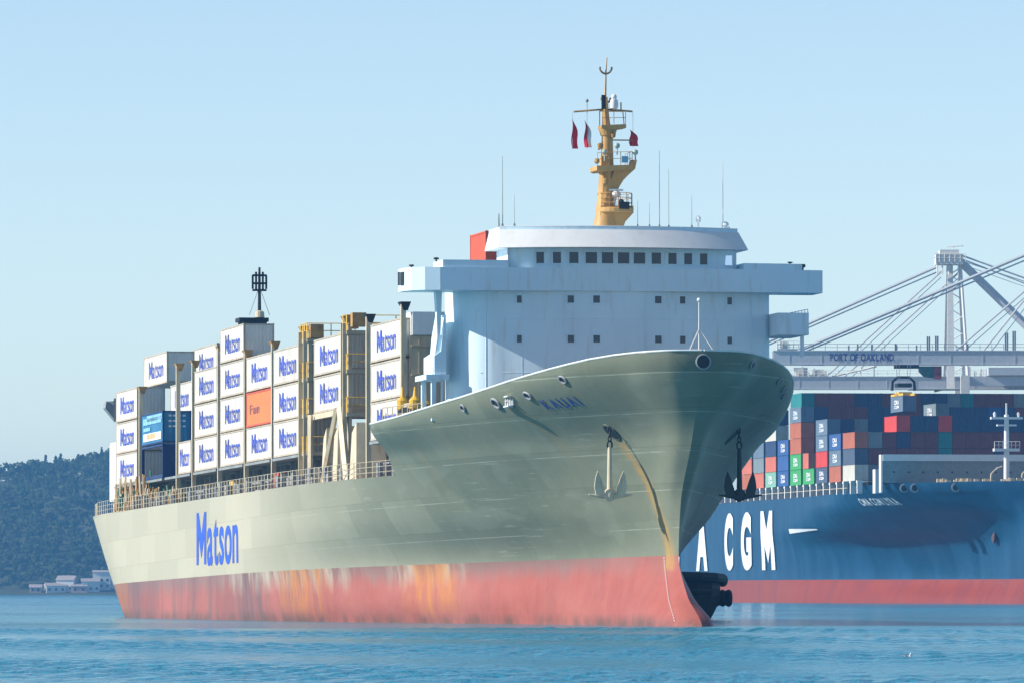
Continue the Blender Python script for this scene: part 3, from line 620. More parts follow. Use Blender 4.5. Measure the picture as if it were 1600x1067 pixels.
# hawse pipes
M['rim_dark'] = mat('hawse_dark_green', (.07,.085,.06), .6, .3)
for side, U, z in ((1, 9.8, 12.75), (-1, 12.2, 12.6)):
    b = hb(U, z); g = MB(); pts = []
    t2 = Vector((0, -side*(hb(U, z+.4)-hb(U, z-.4)), .8)).normalized(); t1 = Vector((-1.0, -side*(hb(U+.5, z)-hb(U-.5, z)), 0)).normalized()
    n = t1.cross(t2); n = n if n.y*side < 0 else -n; c = Vector((-U, -side*b, z)); k = 18
    vs = []
    for rr, h in ((.42,.04),(.47,.10),(.55,.10),(.62,-.05)): vs += [c+t1*math.cos(2*math.pi*j/k)*rr*.9+t2*math.sin(2*math.pi*j/k)*rr*1.35+n*h for j in range(k)]
    g.add(vs, [(i*k+j, i*k+(j+1)%k, (i+1)*k+(j+1)%k, (i+1)*k+j) for i in range(3) for j in range(k)])
    o = g.build('hawse_pipe', M['rim_dark'], ship, True)
    MB().add([c+t1*math.cos(2*math.pi*j/k)*.46*.9+t2*math.sin(2*math.pi*j/k)*.46*1.35+n*.08 for j in range(k)], [tuple(range(k))]).build('opening', M['dark'], o)
# ------------------------------------------------------------------ anchors hanging from the hawse pipes
def make_anchor(label, U, V, ztip, m, m2):
    t = thing('anchor', label, 'anchor', KM @ T(-U, -V, ztip), 'anchors hanging at the bow')
    g = MB(); g.tube([(0,0,.3),(0,0,1.8),(0,0,3.3)], .2, 10, .13); g.build('shank', m, t, True)
    g = MB(); g.lathe([(.05,-.35),(.34,-.2),(.42,.1),(.36,.35),(.12,.55)], (0,0,.1), 14); g.build('crown', m, t, True)
    for s_ in (-1, 1):
        g = MB(); g.prism([(s_*.35,.1),(s_*.95,.1),(s_*1.08,.7),(s_*1.0,1.3),(s_*.86,1.75),(s_*.62,1.2),(s_*.42,.6)], .18, .32, 'x'); g.build('fluke', m, t)
        g = MB(); g.tube([(.2,s_*.2,.05),(.25,s_*.9,.12),(.3,s_*1.45,.2)], .16, 8, .05); g.build('arm', m, t, True)
    g = MB(); g.tube([(0,.16*math.sin(a),3.45+.26*math.cos(a)) for a in np.linspace(0,2*math.pi,13)], .06, 6); g.build('shackle', m2, t)
    g = MB()
    for i in range(3):
        zc = 3.85+i*.3; yd = .03*i
        g.tube([(-.05*i+(.1*math.sin(a) if i%2 else 0), -yd*0+(.1*math.sin(a) if i%2==0 else 0), zc+.19*math.cos(a)) for a in np.linspace(0,2*math.pi,11)], .045, 6)
    g.build('chain', m2, t)
make_anchor('pale anchor hanging on the sunlit left side of the bow', 9.2, 4.15, 8.45, M['cream'], M['dark'])
make_anchor('dark shaded anchor hanging on the right side of the bow', 11.6, -5.05, 8.5, mat('anchor_shade', (.045,.045,.04), .7, .3), M['dark'])  # the shade on this side is put into the anchor's colour
# ------------------------------------------------------------------ stern: white vents, crane head, rusty gear, funnel mast
for u, v, r, z0, z1 in ((189.5,11.3,1.0,12.2,17.3),(193.5,10.9,.9,12.2,17.4)):
    g = MB(); g.lathe([(r,0),(r,z1-z0-.3),(r*.9,z1-z0)], (-u,-v,z0), 20); g.box(-u-.5,-u+.5,-v-.5,-v+.5,10.8,z0); o = g.build('white_vent', M['white'], ship, True)
g = MB(); g.add([(-197,-9.9,10.8),(-195.2,-9.9,10.8),(-195.2,-9.5,10.8),(-197,-9.5,10.8),(-196.4,-9.8,16.2),(-196,-9.8,16.2),(-196,-9.6,16.2),(-196.4,-9.6,16.2)],[(0,3,2,1),(4,5,6,7),(0,1,5,4),(1,2,6,5),(2,3,7,6),(3,0,4,7)]); g.build('stern_fin', M['cream'], ship)
g = MB(); g.prism([(-11.6,19.2),(-12.6,20.4),(-12.5,21),(-11.4,20.6),(-10.6,19.6)], -192, -190.5, 'x'); g.lathe([(.3,0),(.5,1),(.9,1.6)], (-191,-11.5,19.4), 12); g.bar((-191,-11.2,17),(-191,-11.2,20),.2); g.build('stern_crane_head', M['grey'], ship)
MB().box(-189.4,-188.4,-12,-11.4,19.2,21.2).build('dark_gear', M['dark'], ship)
random.seed(11)
for nm, m_, n_ in (('rusty_lashing_gear', 'ochre', 300), ('lashing_rods', 'tan', 200), ('green_lashing_gear', 'green', 40)):
    g = MB()
    for i in range(n_):
        u = random.uniform(146, 192); v = 12.9-random.uniform(0, 1.0)-max(0, (u-180))*.12; h = random.uniform(.5, 2.6)*(1.15 if u > 165 else .55)
        a = random.uniform(-.5, .5); z = 10.8+random.uniform(0, .6)
        if random.random() < .4: g.box(-u-.25, -u+.25, -v-.2, -v+.2, z, z+h*.6)
        else: g.bar((-u,-v,z), (-u+a,-v+random.uniform(-.2,.2),z+h), random.uniform(.04,.1))
    tag(g.build(nm, M[m_], ship), kind='stuff')
g = MB(); g.box(-189,-185,-12.0,-10.5,10.8,12.3); g.build('green_cover', M['green'], ship)
g = MB(); g.box(-185,-182,-1.6,.5,10.8,27.7); g.box(-184.6,-182.2,-1.9,.7,27.7,28.05); cas = g.build('engine_casing', M['dark'], ship)
g = MB(); zc = 28.1; g.lathe([(.45,0),(.4,.5),(.2,.6)], (-183,0,zc), 12); o = g.build('signal_mast_base', M['cream'], ship)
g = MB(); g.tube([(-183,0,zc+.4),(-183,0,32.5)], .16, 8, .1)
for a in (0, 1.57): g.bar((-183,-.9*math.cos(a)-.0,28.3),(-183,0,30.8),.02); g.bar((-183,.9,28.3),(-183,0,30.8),.02)
for y in (-.6,-.3,.3,.6): g.box(-183.1,-182.9,y-.08,y+.08,30.6 if abs(y)>.4 else 30.4,31.8 if abs(y)>.4 else 32.1)
for z in (30.5,31.1,31.8): g.box(-183.1,-182.9,-.62,.62,z-.1,z+.08)
g.build('signal_mast', M['dark'], ship)
# ------------------------------------------------------------------ containers on the near ship
def container_mesh(L, H=2.7, W=2.44, corr=True):
    fr = MB(); x0, x1, y0, y1 = -L/2, L/2, -W/2, W/2; t = .14
    for xa, xb in ((x0, x0+t), (x1-t, x1)):
        for ya, yb in ((y0, y0+t), (y1-t, y1)): fr.box(xa, xb, ya, yb, .12, H-.12); fr.box(xa-.01, xb+.01, ya-.01, yb+.01, 0, .12); fr.box(xa-.01, xb+.01, ya-.01, yb+.01, H-.12, H)
    for z0, z1 in ((.02, .16), (H-.13, H-.02)):
        for ya, yb in ((y0, y0+t*.8), (y1-t*.8, y1)): fr.box(x0+t, x1-t, ya, yb, z0, z1)
        for xa, xb in ((x0, x0+t*.8), (x1-t*.8, x1)): fr.box(xa, xb, y0+t, y1-t, z0, z1)
    pn = MB()
    def sheet(a0, a1, f, pitch=.28, d=.035):
        n = int((a1-a0)/pitch); xs = []
        for i in range(n):
            b = a0+(a1-a0)*i/n; p = (a1-a0)/n
            xs += [(b, 0), (b+p*.28, 0), (b+p*.42, d), (b+p*.86, d)]
        xs.append((a1, 0)); vs = []
        for a, o_ in xs: vs += [f(a, o_, .16), f(a, o_, H-.13)]
        pn.add(vs, [(2*i, 2*i+2, 2*i+3, 2*i+1) for i in range(len(xs)-1)])
    sheet(x0+t, x1-t, lambda a, o_, z: (a, y0+.03+o_, z)); sheet(x0+t, x1-t, lambda a, o_, z: (a, y1-.03-o_, z))
    sheet(y0+t, y1-t, lambda a, o_, z: (x0+.03+o_, a, z)); sheet(y0+t, y1-t, lambda a, o_, z: (x1-.03-o_, a, z))
    pn.box(x0+.05, x1-.05, y0+.05, y1-.05, H-.07, H-.04); pn.box(x0+.05, x1-.05, y0+.05, y1-.05, .05, .09)
    return fr, pn
mtv, mtf = text_mesh('Matson', bold=.008)
CT = {}
def container_proto(key, L, mf, mp, label, cat, Mx, group, txt=None, H=2.7):
    fr, pn = container_mesh(L, H)
    t = thing('shipping_container', label, 'container', Mx, group)
    fr.build('frame', mf, t); pn.build('panels', mp, t)
    if txt:
        v, f, m_, (a0, a1, z0, z1) = txt
        lettering('lettering', v, f, lambda a, b: (a0+(a1-a0)*a, -1.235, z0+(z1-z0)*b), m_, t)
    return t
def box_at(u0, u1, v, z, key, label, group='containers stacked on the grey green ship'):
    L = u1-u0-.1; Mx = KM @ T(-(u0+u1)/2, -(v-1.22), z)
    if key in CT and abs(CT[key][0]-L) < .3:
        c = copy_tree(CT[key][1], Mx); c['label'] = label; c['group'] = group; return c
    k = {'matson': (M['box_frame'], M['box_white'], (mtv, mtf, M['blue_txt'], (-L*.28, L*.34, .62, 2.15))),
         'orange': (M['red'], M['orange'], (*text_mesh('Fan', bold=.01, spacing=1.2), mat('faded_lettering', (.34,.13,.12), .6, .3), (-L*.36, L*.02, 1.0, 1.75))),
         'red': (M['red'], M['red'], None), 'white': (M['box_frame'], M['box_white'], None)}[key]
    c = container_proto(key, L, k[0], k[1], label, 'container', Mx, group, k[2])
    CT[key] = (L, c); return c
ORD = ['lowest', 'second lowest', 'third', 'fourth']
Z = (13.45, 16.18, 18.95, 21.72)
names = {0: 'first stack behind the bridge', 1: 'second stack behind the bridge, over the pedestals', 2: 'third stack behind the bridge', 3: 'stack with the orange container', 4: 'four high stack left of the orange container', 5: 'stack just left of the four high one', 8: 'aftmost stack on the left'}
for bi, tiers in ((0, (0,1,2)), (1, (1,2)), (2, (0,1,2)), (3, (0,1,2)), (4, (0,1,2,3)), (5, (0,1,2)), (8, (0,1,2))):
    u0, u1 = BAYS[bi]
    if bi == 8: u0, u1 = 173.2, 186.6
    for ti in tiers:
        if bi == 3 and ti == 1: box_at(u0, u1, 12.2, Z[ti], 'orange', 'orange container with dark lettering between white ones'); continue
        pos = {0: 'bottom', 1: 'middle', 2: 'top'}[ti] if bi != 4 and bi != 1 else (['bottom', 'second', 'third', 'top'][ti] if bi == 4 else {1: 'lower', 2: 'upper'}[ti])
        box_at(u0, u1, 12.2, Z[ti], 'matson', 'white container with blue lettering, %s of the %s' % (pos, names[bi]))
L24 = container_proto('m24', 7.2, M['box_frame'], M['box_white'], 'short white container low down beside the dark blue frame container', 'container', KM @ T(-145.2, -(12.2-1.22), 13.45), 'containers stacked on the grey green ship', (mtv, mtf, M['blue_txt'], (-2.6, 2.6, .62, 2.1)))
box_at(143.8, 156.6, 9.7, 21.5, 'matson', 'white container half hidden behind the top left of the main wall of containers')
box_at(172.6, 186.8, 9.7, 22.0, 'matson', 'topmost white container at the left end, its grey end in shade')
box_at(157.8, 170.6, 9.7, 18.95, 'matson', 'white container partly hidden behind a rusty post above the blue container')
box_at(157.8, 170.6, 9.7, 13.45, 'matson', 'shaded container seen through the open dark blue frame')
box_at(42.6, 48.7, 6.1, 25.05, 'red', 'red container behind the bridge roof on the left')
for v_ in (6.1,):
    for z_, w_ in ((21.9, 'just under the red one'), (18.95, 'second below the red one'), (16.18, 'third below the red one'), (13.45, 'lowest below the red one')): box_at(42.6, 54.6, v_, z_, 'white', 'unmarked white container hidden behind the bridge, '+w_)
# blue container: pale cloud panel on its side, white lines on its end
t = container_proto('blue', 12.7, M['navy'], M['blue_box'], 'bright blue container with pale panel and orange patch on its side', 'container', KM @ T(-164.2, -(12.2-1.22), 16.4), 'containers stacked on the grey green ship')
pb = mat('pale_blue_print', (.25,.52,.68), .5, .3); po = mat('orange_print', (.8,.45,.22), .5, .3)
g = MB()
for a0, a1, z0, z1 in ((-5.2,5.6,1.75,2.3),(-3,5.9,2.0,2.5),(-5,-1,1.2,1.5)): g.box(a0, a1, -1.232, -1.21, z0, z1)
g.build('pale_print', pb, t)
g = MB(); g.box(-5,5.5,-1.232,-1.21,.35,1.0); g.build('white_print', M['flag_w'], t); MB().box(-3,2.2,-1.238,-1.212,.5,.95).build('orange_print', po, t)
g = MB()
for z in (2.2,1.75,1.3):
    for y in (-.7,-.35,.1,.5): g.box(6.33,6.36,y,y+.24,z,z+.16)
g.build('end_markings', M['flag_w'], t)
t = thing('open_frame_container', 'dark blue open sided frame container below the bright blue one', 'container', KM @ T(-164.2, -(12.2-1.22), 13.45), 'containers stacked on the grey green ship')
g = MB()
for x in (-6.3, 6.1):
    for y in (-1.22, 1.0): g.box(x, x+.24, y, y+.24, .25, 2.85)
g.box(-6.3,6.34,-1.22,1.24,0,.3); g.box(-6.3,6.34,-1.22,-1.0,2.7,2.85); g.box(6.15,6.3,-1,1,.3,2.8)
g.build('frame', M['navy'], t)
# ------------------------------------------------------------------ far ship: blue, moored behind
CM = ship_frame((88.3, 1330, 0), R(7.6), 0)
ZL2 = [-3, 0, 4.3, 10, 14, 17.5, 21.2]; US2 = [-7, -8, -4, -3, -4, -5, -6]
QB2 = [([0,4,10,20,45,70,95,120,155],[0,1.3,1.8,2.8,6.8,12.5,18.2,21.9,22.8])]*2 + [([0,10,20,45,70,95,120,155],[0,.8,1.6,5.2,11.4,17.8,21.8,22.8]),
 ([0,10,20,45,70,95,120,150],[0,1.0,2.4,7.8,13.4,19,22.2,22.8]), ([0,8,18,30,50,75,95,115],[0,1.9,5.0,9.2,15.4,20.6,22.4,22.8]), ([0,3,8,14,22,32,50,70],[0,2.6,6.2,9.6,13.2,16.4,20.4,22.8]), ([0,3,8,14,22,32,50,64],[0,4.5,9.2,13.2,17,19.8,22.3,22.8])]
fUS2 = pchip(ZL2, US2); fQ2 = [pchip(*q) for q in QB2]; ZT2 = pchip([0, 36, 44, 60, 110, 200], [21.2, 20.9, 20.1, 19.7, 19.5, 19.4])
def hb2(U, z):
    q = U - fUS2(z)
    return 0. if q <= 0 else pchip(ZL2, [g(q) for g in fQ2])(z)
def far_hull_mat():
    m = mat('far_hull_paint', (.5,.5,.5), .45, .2, spec=.15); N, L = nodes(m); p = N['Principled BSDF']
    tc = N['Texture Coordinate'] if 'Texture Coordinate' in N else N.new('ShaderNodeTexCoord')
    sx = N.new('ShaderNodeSeparateXYZ'); L.new(tc.outputs['Object'], sx.inputs[0])
    mp = N.new('ShaderNodeMapping'); mp.inputs['Scale'].default_value = (.3,.3,.05); L.new(tc.outputs['Object'], mp.inputs[0])
    nz = N.new('ShaderNodeTexNoise'); nz.inputs['Scale'].default_value = 1; nz.inputs['Detail'].default_value = 5; L.new(mp.outputs[0], nz.inputs[0])
    c = N.new('ShaderNodeMath'); c.operation = 'GREATER_THAN'; c.inputs[1].default_value = 4.3; L.new(sx.outputs[2], c.inputs[0])
    def ramp(a, b):
        r = N.new('ShaderNodeMix'); r.data_type = 'RGBA'; r.inputs[6].default_value = (*a, 1); r.inputs[7].default_value = (*b, 1)
        q = N.new('ShaderNodeMapRange'); q.inputs[1].default_value = .4; q.inputs[2].default_value = .65; L.new(nz.outputs[0], q.inputs[0]); L.new(q.outputs[0], r.inputs[0]); return r.outputs[2]
    mx = N.new('ShaderNodeMix'); mx.data_type = 'RGBA'; L.new(c.outputs[0], mx.inputs[0]); L.new(ramp((.27,.05,.028), (.22,.045,.035)), mx.inputs[6]); L.new(ramp((.006,.052,.115), (.013,.072,.15)), mx.inputs[7])
    L.new(mx.outputs[2], p.inputs['Base Color']); return m
M['far_hull'] = far_hull_mat()
far = thing('container_ship', 'dark blue container ship moored under the cranes behind the grey green ship', 'ship', CM)
g = MB(); qs2 = list(np.arange(0, 30, 1.)) + list(np.arange(30, 130, 3.)) + [130, 160, 200, 250, 300, 340]; n2 = 31
for side in (1, -1):
    base = len(g.v); vs = []
    for q in qs2:
        top = 21
        for _ in range(4): top = ZT2(max(fUS2(top)+q, 0))
        for k in range(n2):
            z = -3 + (top+3)*k/(n2-1); U = fUS2(z)+q; vs.append((-U, -side*hb2(U, z), z))
    fs = [(i*n2+k, (i+1)*n2+k, (i+1)*n2+k+1, i*n2+k+1) for i in range(len(qs2)-1) for k in range(n2-1)]
    g.add(vs, fs if side > 0 else [f[::-1] for f in fs])
fh = g.build('hull', M['far_hull'], far, True)
g = MB(); st = [0,2,5,10,20,30,40,50,64,340]; vs = []
for u in st: b = max(hb2(u, 19.5)-.1, .02); vs += [(-u,-b,19.3),(-u,b,19.3)]
g.add(vs, [(2*i,2*i+1,2*i+3,2*i+2) for i in range(len(st)-1)]); g.build('main_deck', M['deck'], far)
wl = mat('white_lettering', (.72,.74,.76), .5, .05)
lets = [('C',-303,-293),('M',-281,-267),('A',-248.5,-236),('C',-180.5,-169.5),('G',-160.5,-148.5),('M',-137.5,-124)]
lets = [('C',-303,-292),('M',-252,-238),('A',-216,-201.5),('C',-180.5,-170),('G',-160.5,-148.5),('M',-137.5,-124)]
vs = []; fs = []
for ch, a0, a1 in lets:
    v, f = text_mesh(ch, bold=.045 if ch == 'M' else .058); n = len(vs)
    of = on_hull(fh) if n == 0 and ch == 'C' and a0 < -300 else of
    me = bpy.data.meshes.new('hull_letter'); me.from_pydata([tuple(of(a0+(a1-a0)*a, 6.2+11.2*b, .2)) for a, b in v], [], f); me.materials.append(wl); link('hull_letter', me, far)
n = len(vs); sw = np.linspace(-106, -82, 30); vs += [(x, 0, z) for x in sw for z in (12.95+.6*(x+106)/24, 13.8-.1*(x+106)/24)]; fs += [(n+2*i, n+2*i+2, n+2*i+3, n+2*i+1) for i in range(29)]
of = on_hull(fh); vs = [tuple(of(x, z, .2)) for x, y, z in vs]
me = bpy.data.meshes.new('white_stripe'); me.from_pydata([tuple(map(float, v)) for v in vs], [], fs); me.materials.append(wl); link('white_stripe', me, far)
v, f = text_mesh('CMA CGM LYRA', bold=.03, spacing=1.6)
lettering('ship_name', v, f, lambda a, b: of(-43+17*a, 17.5+1.3*b, .15), wl, far)
# breakwater, foremast, deck gear at the bow
g = MB(); g.prism([(-21.3,21.2),(-20.9,21.2),(-18.9,26.1),(-19.1,26.1)], -21, 21, 'y'); g.box(-19.3,-18.7,-21,21,25.0,26.1)
g.build('breakwater', mat('breakwater_grey', (.30,.36,.38), .6, .15), far)
g = MB(); g.box(-18.72,-18.6,-21,21,25.0,26.15); g.box(-21,-19,-21.3,-21,19.5,26.1); g.build('breakwater_top', M['white'], far)
g = MB()
for y in np.arange(-19, 20, 2.6): g.box(-18.58+(-.5),-18.3-.5,y-.15,y+.15,22.9,23.2)
g.build('bracket', M['dark'], far)
g = MB(); g.tube([(-12,-.3,20),(-12,-.3,33)], .55, 10, .4); g.tube([(-12,-.3,33),(-12,-.3,35)], .15, 6); g.box(-12.6,-11.4,-3.1,2.5,32.2,32.6); g.box(-12.5,-11.5,-2,1.4,31,31.3)
g.box(-12.8,-11.2,-2.6,1.9,26.6,27.1); railing(g, [(-11.2,-2.6,27.1),(-11.2,1.9,27.1)], 1.2, .7, .05, 2); g.lathe([(.2,0),(.3,.6),(.1,.9)],(-12,-2.4,32.6),8); g.lathe([(.2,0),(.3,.6),(.1,.9)],(-12,1.8,32.6),8)
g.build('foremast', M['white'], far)
for x, yy in ((1440,-14.5),(1451,-13.3),(1500,-8),(1558,-1.6),(1580,.9),(1400,-18.6)):
    v_ = (1597-x)/8.9*.99; U = 6+max(0, v_-4)*1.1
    U = next(u for u in np.arange(-1, 60, .5) if hb2(u, 20.2) >= abs(v_)*.98 or u > 58)
    g = MB(); g.lathe([(.75,-.1),(.85,.15),(.55,.2),(.5,.05)], (-U+.3, -v_, 20.2), 14, 'x'); o = g.build('fairlead', M['grey'], far, True)
    MB().lathe([(.55,0),(.55,.12)], (-U+.34, -v_, 20.2), 14, 'x').build('opening', M['dark'], o)
g = MB(); random.seed(5)
for i in range(40):
    v_ = random.uniform(-4, 12); U = 6+abs(v_)*.8; h = random.uniform(.3, 1.0); g.box(-U, -U+.6, -v_-.4, -v_+.4, 20, 21.2+h*.7)
for v_ in (4, -1.5):
    g.tube([(-8,-v_,20.5),(-8,-v_+.2,22.6),(-8,-v_+1.2,23.6),(-8,-v_+2.1,23.9)], .16, 6)
g.build('mooring_gear', M['cream'], far)
g = MB()
for a, b in (((-3,-1.0,20.4),(12,14,13)),((-2,1.5,20.4),(14,19,12))): g.tube([a, ((a[0]+b[0])/2,(a[1]+b[1])/2,(a[2]+b[2])/2-1), b], .11, 5)
g.build('mooring_line', M['cream'], far)
g = MB(); b = hb2(12, 12); g.lathe([(1.6,-.2),(1.6,.1),(1.0,.15),(.9,-.1)], (-12.3,-b,12.2), 14, 'y'); g.build('anchor_pocket', mat('pocket_brown', (.09,.05,.05), .7, .3), far)
# lashing pedestals under the outer containers
g = MB(); g.box(-.35,.35,-.45,.45,0,2.3); g.box(-.6,.6,-.5,.5,1.9,2.3); pm = g.mesh('lashing_pedestal', M['white'])
us_ = []
for k in range(12):
    u0 = 34.5+14*k
    for du in (.6, 7.4): us_.append(u0+du-11.8+11.5)
for u in us_[:46]:
    o = link('lashing_pedestal', pm, far); o.location = (-u, -22.3, 19.5)
g = MB(); g.tube([(-200,-22.7,20.6),(-45,-22.7,20.6)], .06, 5); g.build('deck_rail', M['cream'], far); g = MB(); g.box(-200,-36,-20.6,20.6,19.4,21.6); g.build('hatch_cover', M['dark'], far)
# containers
CC = {'M': ('maroon', (.17,.035,.04)), 'N': ('dark navy', (.018,.05,.135)), 'B': ('blue', (.03,.10,.30)), 'L': ('slate blue', (.13,.19,.26)), 'D': ('dark slate', (.07,.10,.16)), 'G': ('grey', (.20,.25,.27)),
 'T': ('teal', (.01,.22,.22)), 'g': ('green', (.05,.36,.10)), 'O': ('orange brown', (.46,.13,.06)), 'R': ('bright red', (.62,.05,.035)), 'W': ('cream', (.60,.58,.50)), 'S': ('salmon', (.60,.16,.10)), 'C': ('mint green', (.22,.45,.33))}
CMAT = {k: mat('box_'+v[0].replace(' ', '_'), v[1], .55, .12, .6, tuple(c*.45 for c in v[1]), .5) for k, v in CC.items()}
def far_box_mesh(L, k):
    fr, pn = container_mesh(L, 2.86)
    n = len(fr.v); fr.add(pn.v, pn.f); return fr.mesh('container', CMAT[k])
FM = {}
lv, lf = text_mesh('CMA', bold=.06); lv2, lf2 = text_mesh('CGM', bold=.06)
def far_box(k, u0, u1, col, tier, label, logo=False, z=None, v=None):
    L = u1-u0; key = (k, round(L))
    if key not in FM: FM[key] = far_box_mesh(L, k)
    v_ = 22.75-2.52*col if v is None else v
    o = link('shipping_container', FM[key]); o.matrix_world = CM @ T(-(u0+u1)/2, -(v_-1.22), 21.8+2.9*(tier-1) if z is None else z)
    tag(o, label, 'container', 'containers stacked on the blue ship')
    if logo:
        vs = [(-2.2+4.6*a, -1.26, 1.3+.9*b) for a, b in lv] + [(-2.2+4.6*a, -1.26, .6+.6*b) for a, b in lv2]
        me = bpy.data.meshes.new('lettering'); me.from_pydata(vs, [], list(lf)+[tuple(i+len(lv) for i in f_) for f_ in lf2]); me.materials.append(wl); link('lettering', me, o)
    return o
OR = ['first','second','third','fourth','fifth','sixth','seventh','eighth','ninth','tenth','eleventh','twelfth','thirteenth','fourteenth','fifteenth','sixteenth','seventeenth','eighteenth']
UP = ['bottom', 'second up', 'third up', 'fourth up', 'fifth up']
side_stacks = [(149.2,'OSGL',''),(135.2,'SGLN',''),(121.2,'CSNWN','0'),(107.2,'BBB','02'),(93.2,'ggOOL','014'),(79.2,'g','0'),(65.2,'DRLL','023'),(51.2,'OLB','12'),(37.0,'WDO','')]
for i, (u0, cols, lg) in enumerate(side_stacks):
    for t_, k in enumerate(cols):
        far_box(k, u0, u0+12.1, 0, t_+1, '%s container, %s in sunlit side stack %s from left, blue ship' % (CC[k][0], UP[t_], OR[i]), str(t_) in lg)
far_box('S', 85.2, 91.3, 0, 2, 'short salmon container standing on a green one on the blue ship')
MB().box(-25.5,-23.0,-21.6,-20.4,19.4,23.6).build('deck_locker', M['white'], far)
def row(s, u0, c0, tier, desc, skip=()):
    for j, k in enumerate(s):
        if k == '.': continue
        far_box(k, u0, u0+12.1, c0+j, tier, '%s container end, %s from left in %s, blue ship' % (CC[k][0], OR[j], desc))
row('TMMMNNMNMNNGTMMMG', 107.2, 1, 6, 'top row')
row('NMMMNNMMNNNNNBNMM', 93.2, 1, 5, 'second row down')
row('MMMMNMMMN', 93.2, 1, 4, 'short row above green stack')
row('MMMM', 93.2, 1, 3, 'short row beside green stack')
row('NG', 65.2, 1, 4, 'short row above red container')
row('MN', 65.2, 1, 3, 'short row beside red container')
row('RNNRNNNNNNNNNNN', 37.0, 3, 4, 'third row down')
row('MGMNMMTMMMMMMMMMM'[1:], 37.0, 1, 3, 'fourth row down')
row('MMMMMTMMMNMMMMMM', 37.0, 1, 2, 'row above grey breakwater')
row('GMMNM', 37.0, 1, 1, 'bottom row left of breakwater')
far_box('G', 66, 78, 8, 5, 'pale grey container standing alone above the third row of the blue ship', True)
far_box('g', 51.2, 63.3, 1, 2, 'green container tucked behind the seventh side stack of the blue ship') if False else None
# ------------------------------------------------------------------ quay and gantry cranes
quay = MB(); quay.box(-400, 60, 24.5, 200, -4, 4.0); quay = quay.build('quay', mat('quay_concrete', (.30,.29,.27), .85, .15)); quay.matrix_world = CM; quay['kind'] = 'structure'
CR = mat('crane_grey_blue', (.54,.57,.60), .5, .08); CW = mat('crane_white', (.74,.73,.68), .5, .1)
def crane(D, s, label, text, xs):
    # D distance; s px per metre there; local frame: x right along the boom, y away, z up
    t = thing('gantry_crane', label, 'crane', T(0, D, 0), 'quay cranes')
    X = lambda px: (px-800)/s
    Zz = lambda py: (922-py)/s+2.3
    return t, X, Zz
def girder(name, x0, x1, z0, z1, y0, y1, m, par):
    g = MB(); g.box(x0, x1, y0, y1, z0, z1)
    for x in np.arange(x0+3, x1, 6): g.box(x-.08, x+.08, y0-.05, y0, z0+.05, z1-.05)
    g.box(x0, x1, y0-.18, y0, z1-.14, z1+.02); g.box(x0, x1, y0-.18, y0, z0-.02, z0+.12)
    return g.build(name, m, par)
# near crane
t, X, Zc = crane(1430, 8.39, 'quay crane whose near boom carries dark port lettering', 1, 0)
bm_ = girder('boom', X(1208), 140, Zc(570), Zc(548), -1.4, -.6, CR, t); girder('boom', X(1208), 140, Zc(570), Zc(548), 3.6, 4.4, CR, t)
v, f = text_mesh('PORT OF OAKLAND', bold=.03, spacing=1.1)
lettering('lettering', v, f, lambda a, b: (X(1297)+(X(1396)-X(1297))*a, -1.62, Zc(564.5)+(Zc(553)-Zc(564.5))*b), M['name_txt'], bm_)
g = MB(); railing(g, [(X(1215),-1.3,Zc(548)),(138,-1.3,Zc(548))], 1.2, 2.2, .05, 2); random.seed(8)
for px, h in ((1326,.9),(1340,1.2),(1362,1.1),(1399,1.3),(1401,1),(1432,1),(1449,2.6),(1452,2.6),(1462,2.7),(1465,2.7),(1512,1.2),(1571,3.3),(1574,3.3),(1583,3.6),(1586,3.6)): g.box(X(px)-.14,X(px)+.14,-1,-.7,Zc(548),Zc(548)+h)
g.build('walkway_rail', M['cable'], t)
g = MB(); g.box(X(1214),X(1248),-1.2,3,Zc(547),Zc(545)); railing(g, [(X(1214),-1.2,Zc(545)),(X(1248),-1.2,Zc(545))], 1.4, 1, .07, 2); g.box(X(1218),X(1232),-1,1,Zc(545),Zc(534)); g.build('boom_tip_platform', CW, t)
A0 = (X(1706), 1.4, Zc(355))
def stay(par, a, b, r, m=None):
    MB().bar(a, b, r, 6).build('stay', m or CR, par)
    if r < .4: MB().bar((a[0],a[1]+.3,a[2]-1.1), (b[0]+1.6,b[1]+.3,b[2]), r*.45, 6).build('stay', m or CR, par)
for yo in (-1, 3.8):
    stay(t, (A0[0], yo, A0[2]), (X(1246), yo, Zc(549)), .36 if yo < 0 else .2)
    stay(t, (A0[0], yo, A0[2]-.5+yo*.6), (X(1503)+yo*1.1, yo, Zc(548)), .2)
for k_, (xa, xb) in enumerate(((104, 104), (131, 131))):
    for y in (-8, 11): MB().box(xa-.8, xa+.8, y-.7, y+.7, 4, Zc(570)+(.0 if k_ else 6)).build('leg', CW, t)
    MB().box(xa-.7, xa+.7, -7.3, 10.3, 14, 15.6).build('portal_beam', CW, t)
g = MB(); g.bar((104,-8,Zc(548)),(A0[0],0,A0[2]),.8,6); g.bar((104,11,Zc(548)),(A0[0],2.8,A0[2]),.8,6); g.bar((131,-1,Zc(548)),(A0[0],0,A0[2]),.5,6); g.box(103.3,104.7,-8,11,Zc(548),Zc(548)+1.4); g.build('apex_frame', CW, t)
g = MB(); g.box(X(1398),X(1436),-.9,3.4,Zc(575),Zc(570)); g.build('trolley', M['dark'], t)
g = MB(); g.prism([(X(1436),Zc(572)),(X(1468),Zc(572)),(X(1466),Zc(584)),(X(1458),Zc(590)),(X(1444),Zc(588)),(X(1436),Zc(580))], -1.0, 2.0, 'y'); g.build('trolley_cab', mat('cab_green', (.05,.16,.15), .5, .3), t)
g = MB(); g.box(X(1459),X(1471),-1.1,1.5,Zc(592),Zc(572)); g.build('hoist_motor', mat('motor_red', (.30,.07,.08), .5, .3), t)
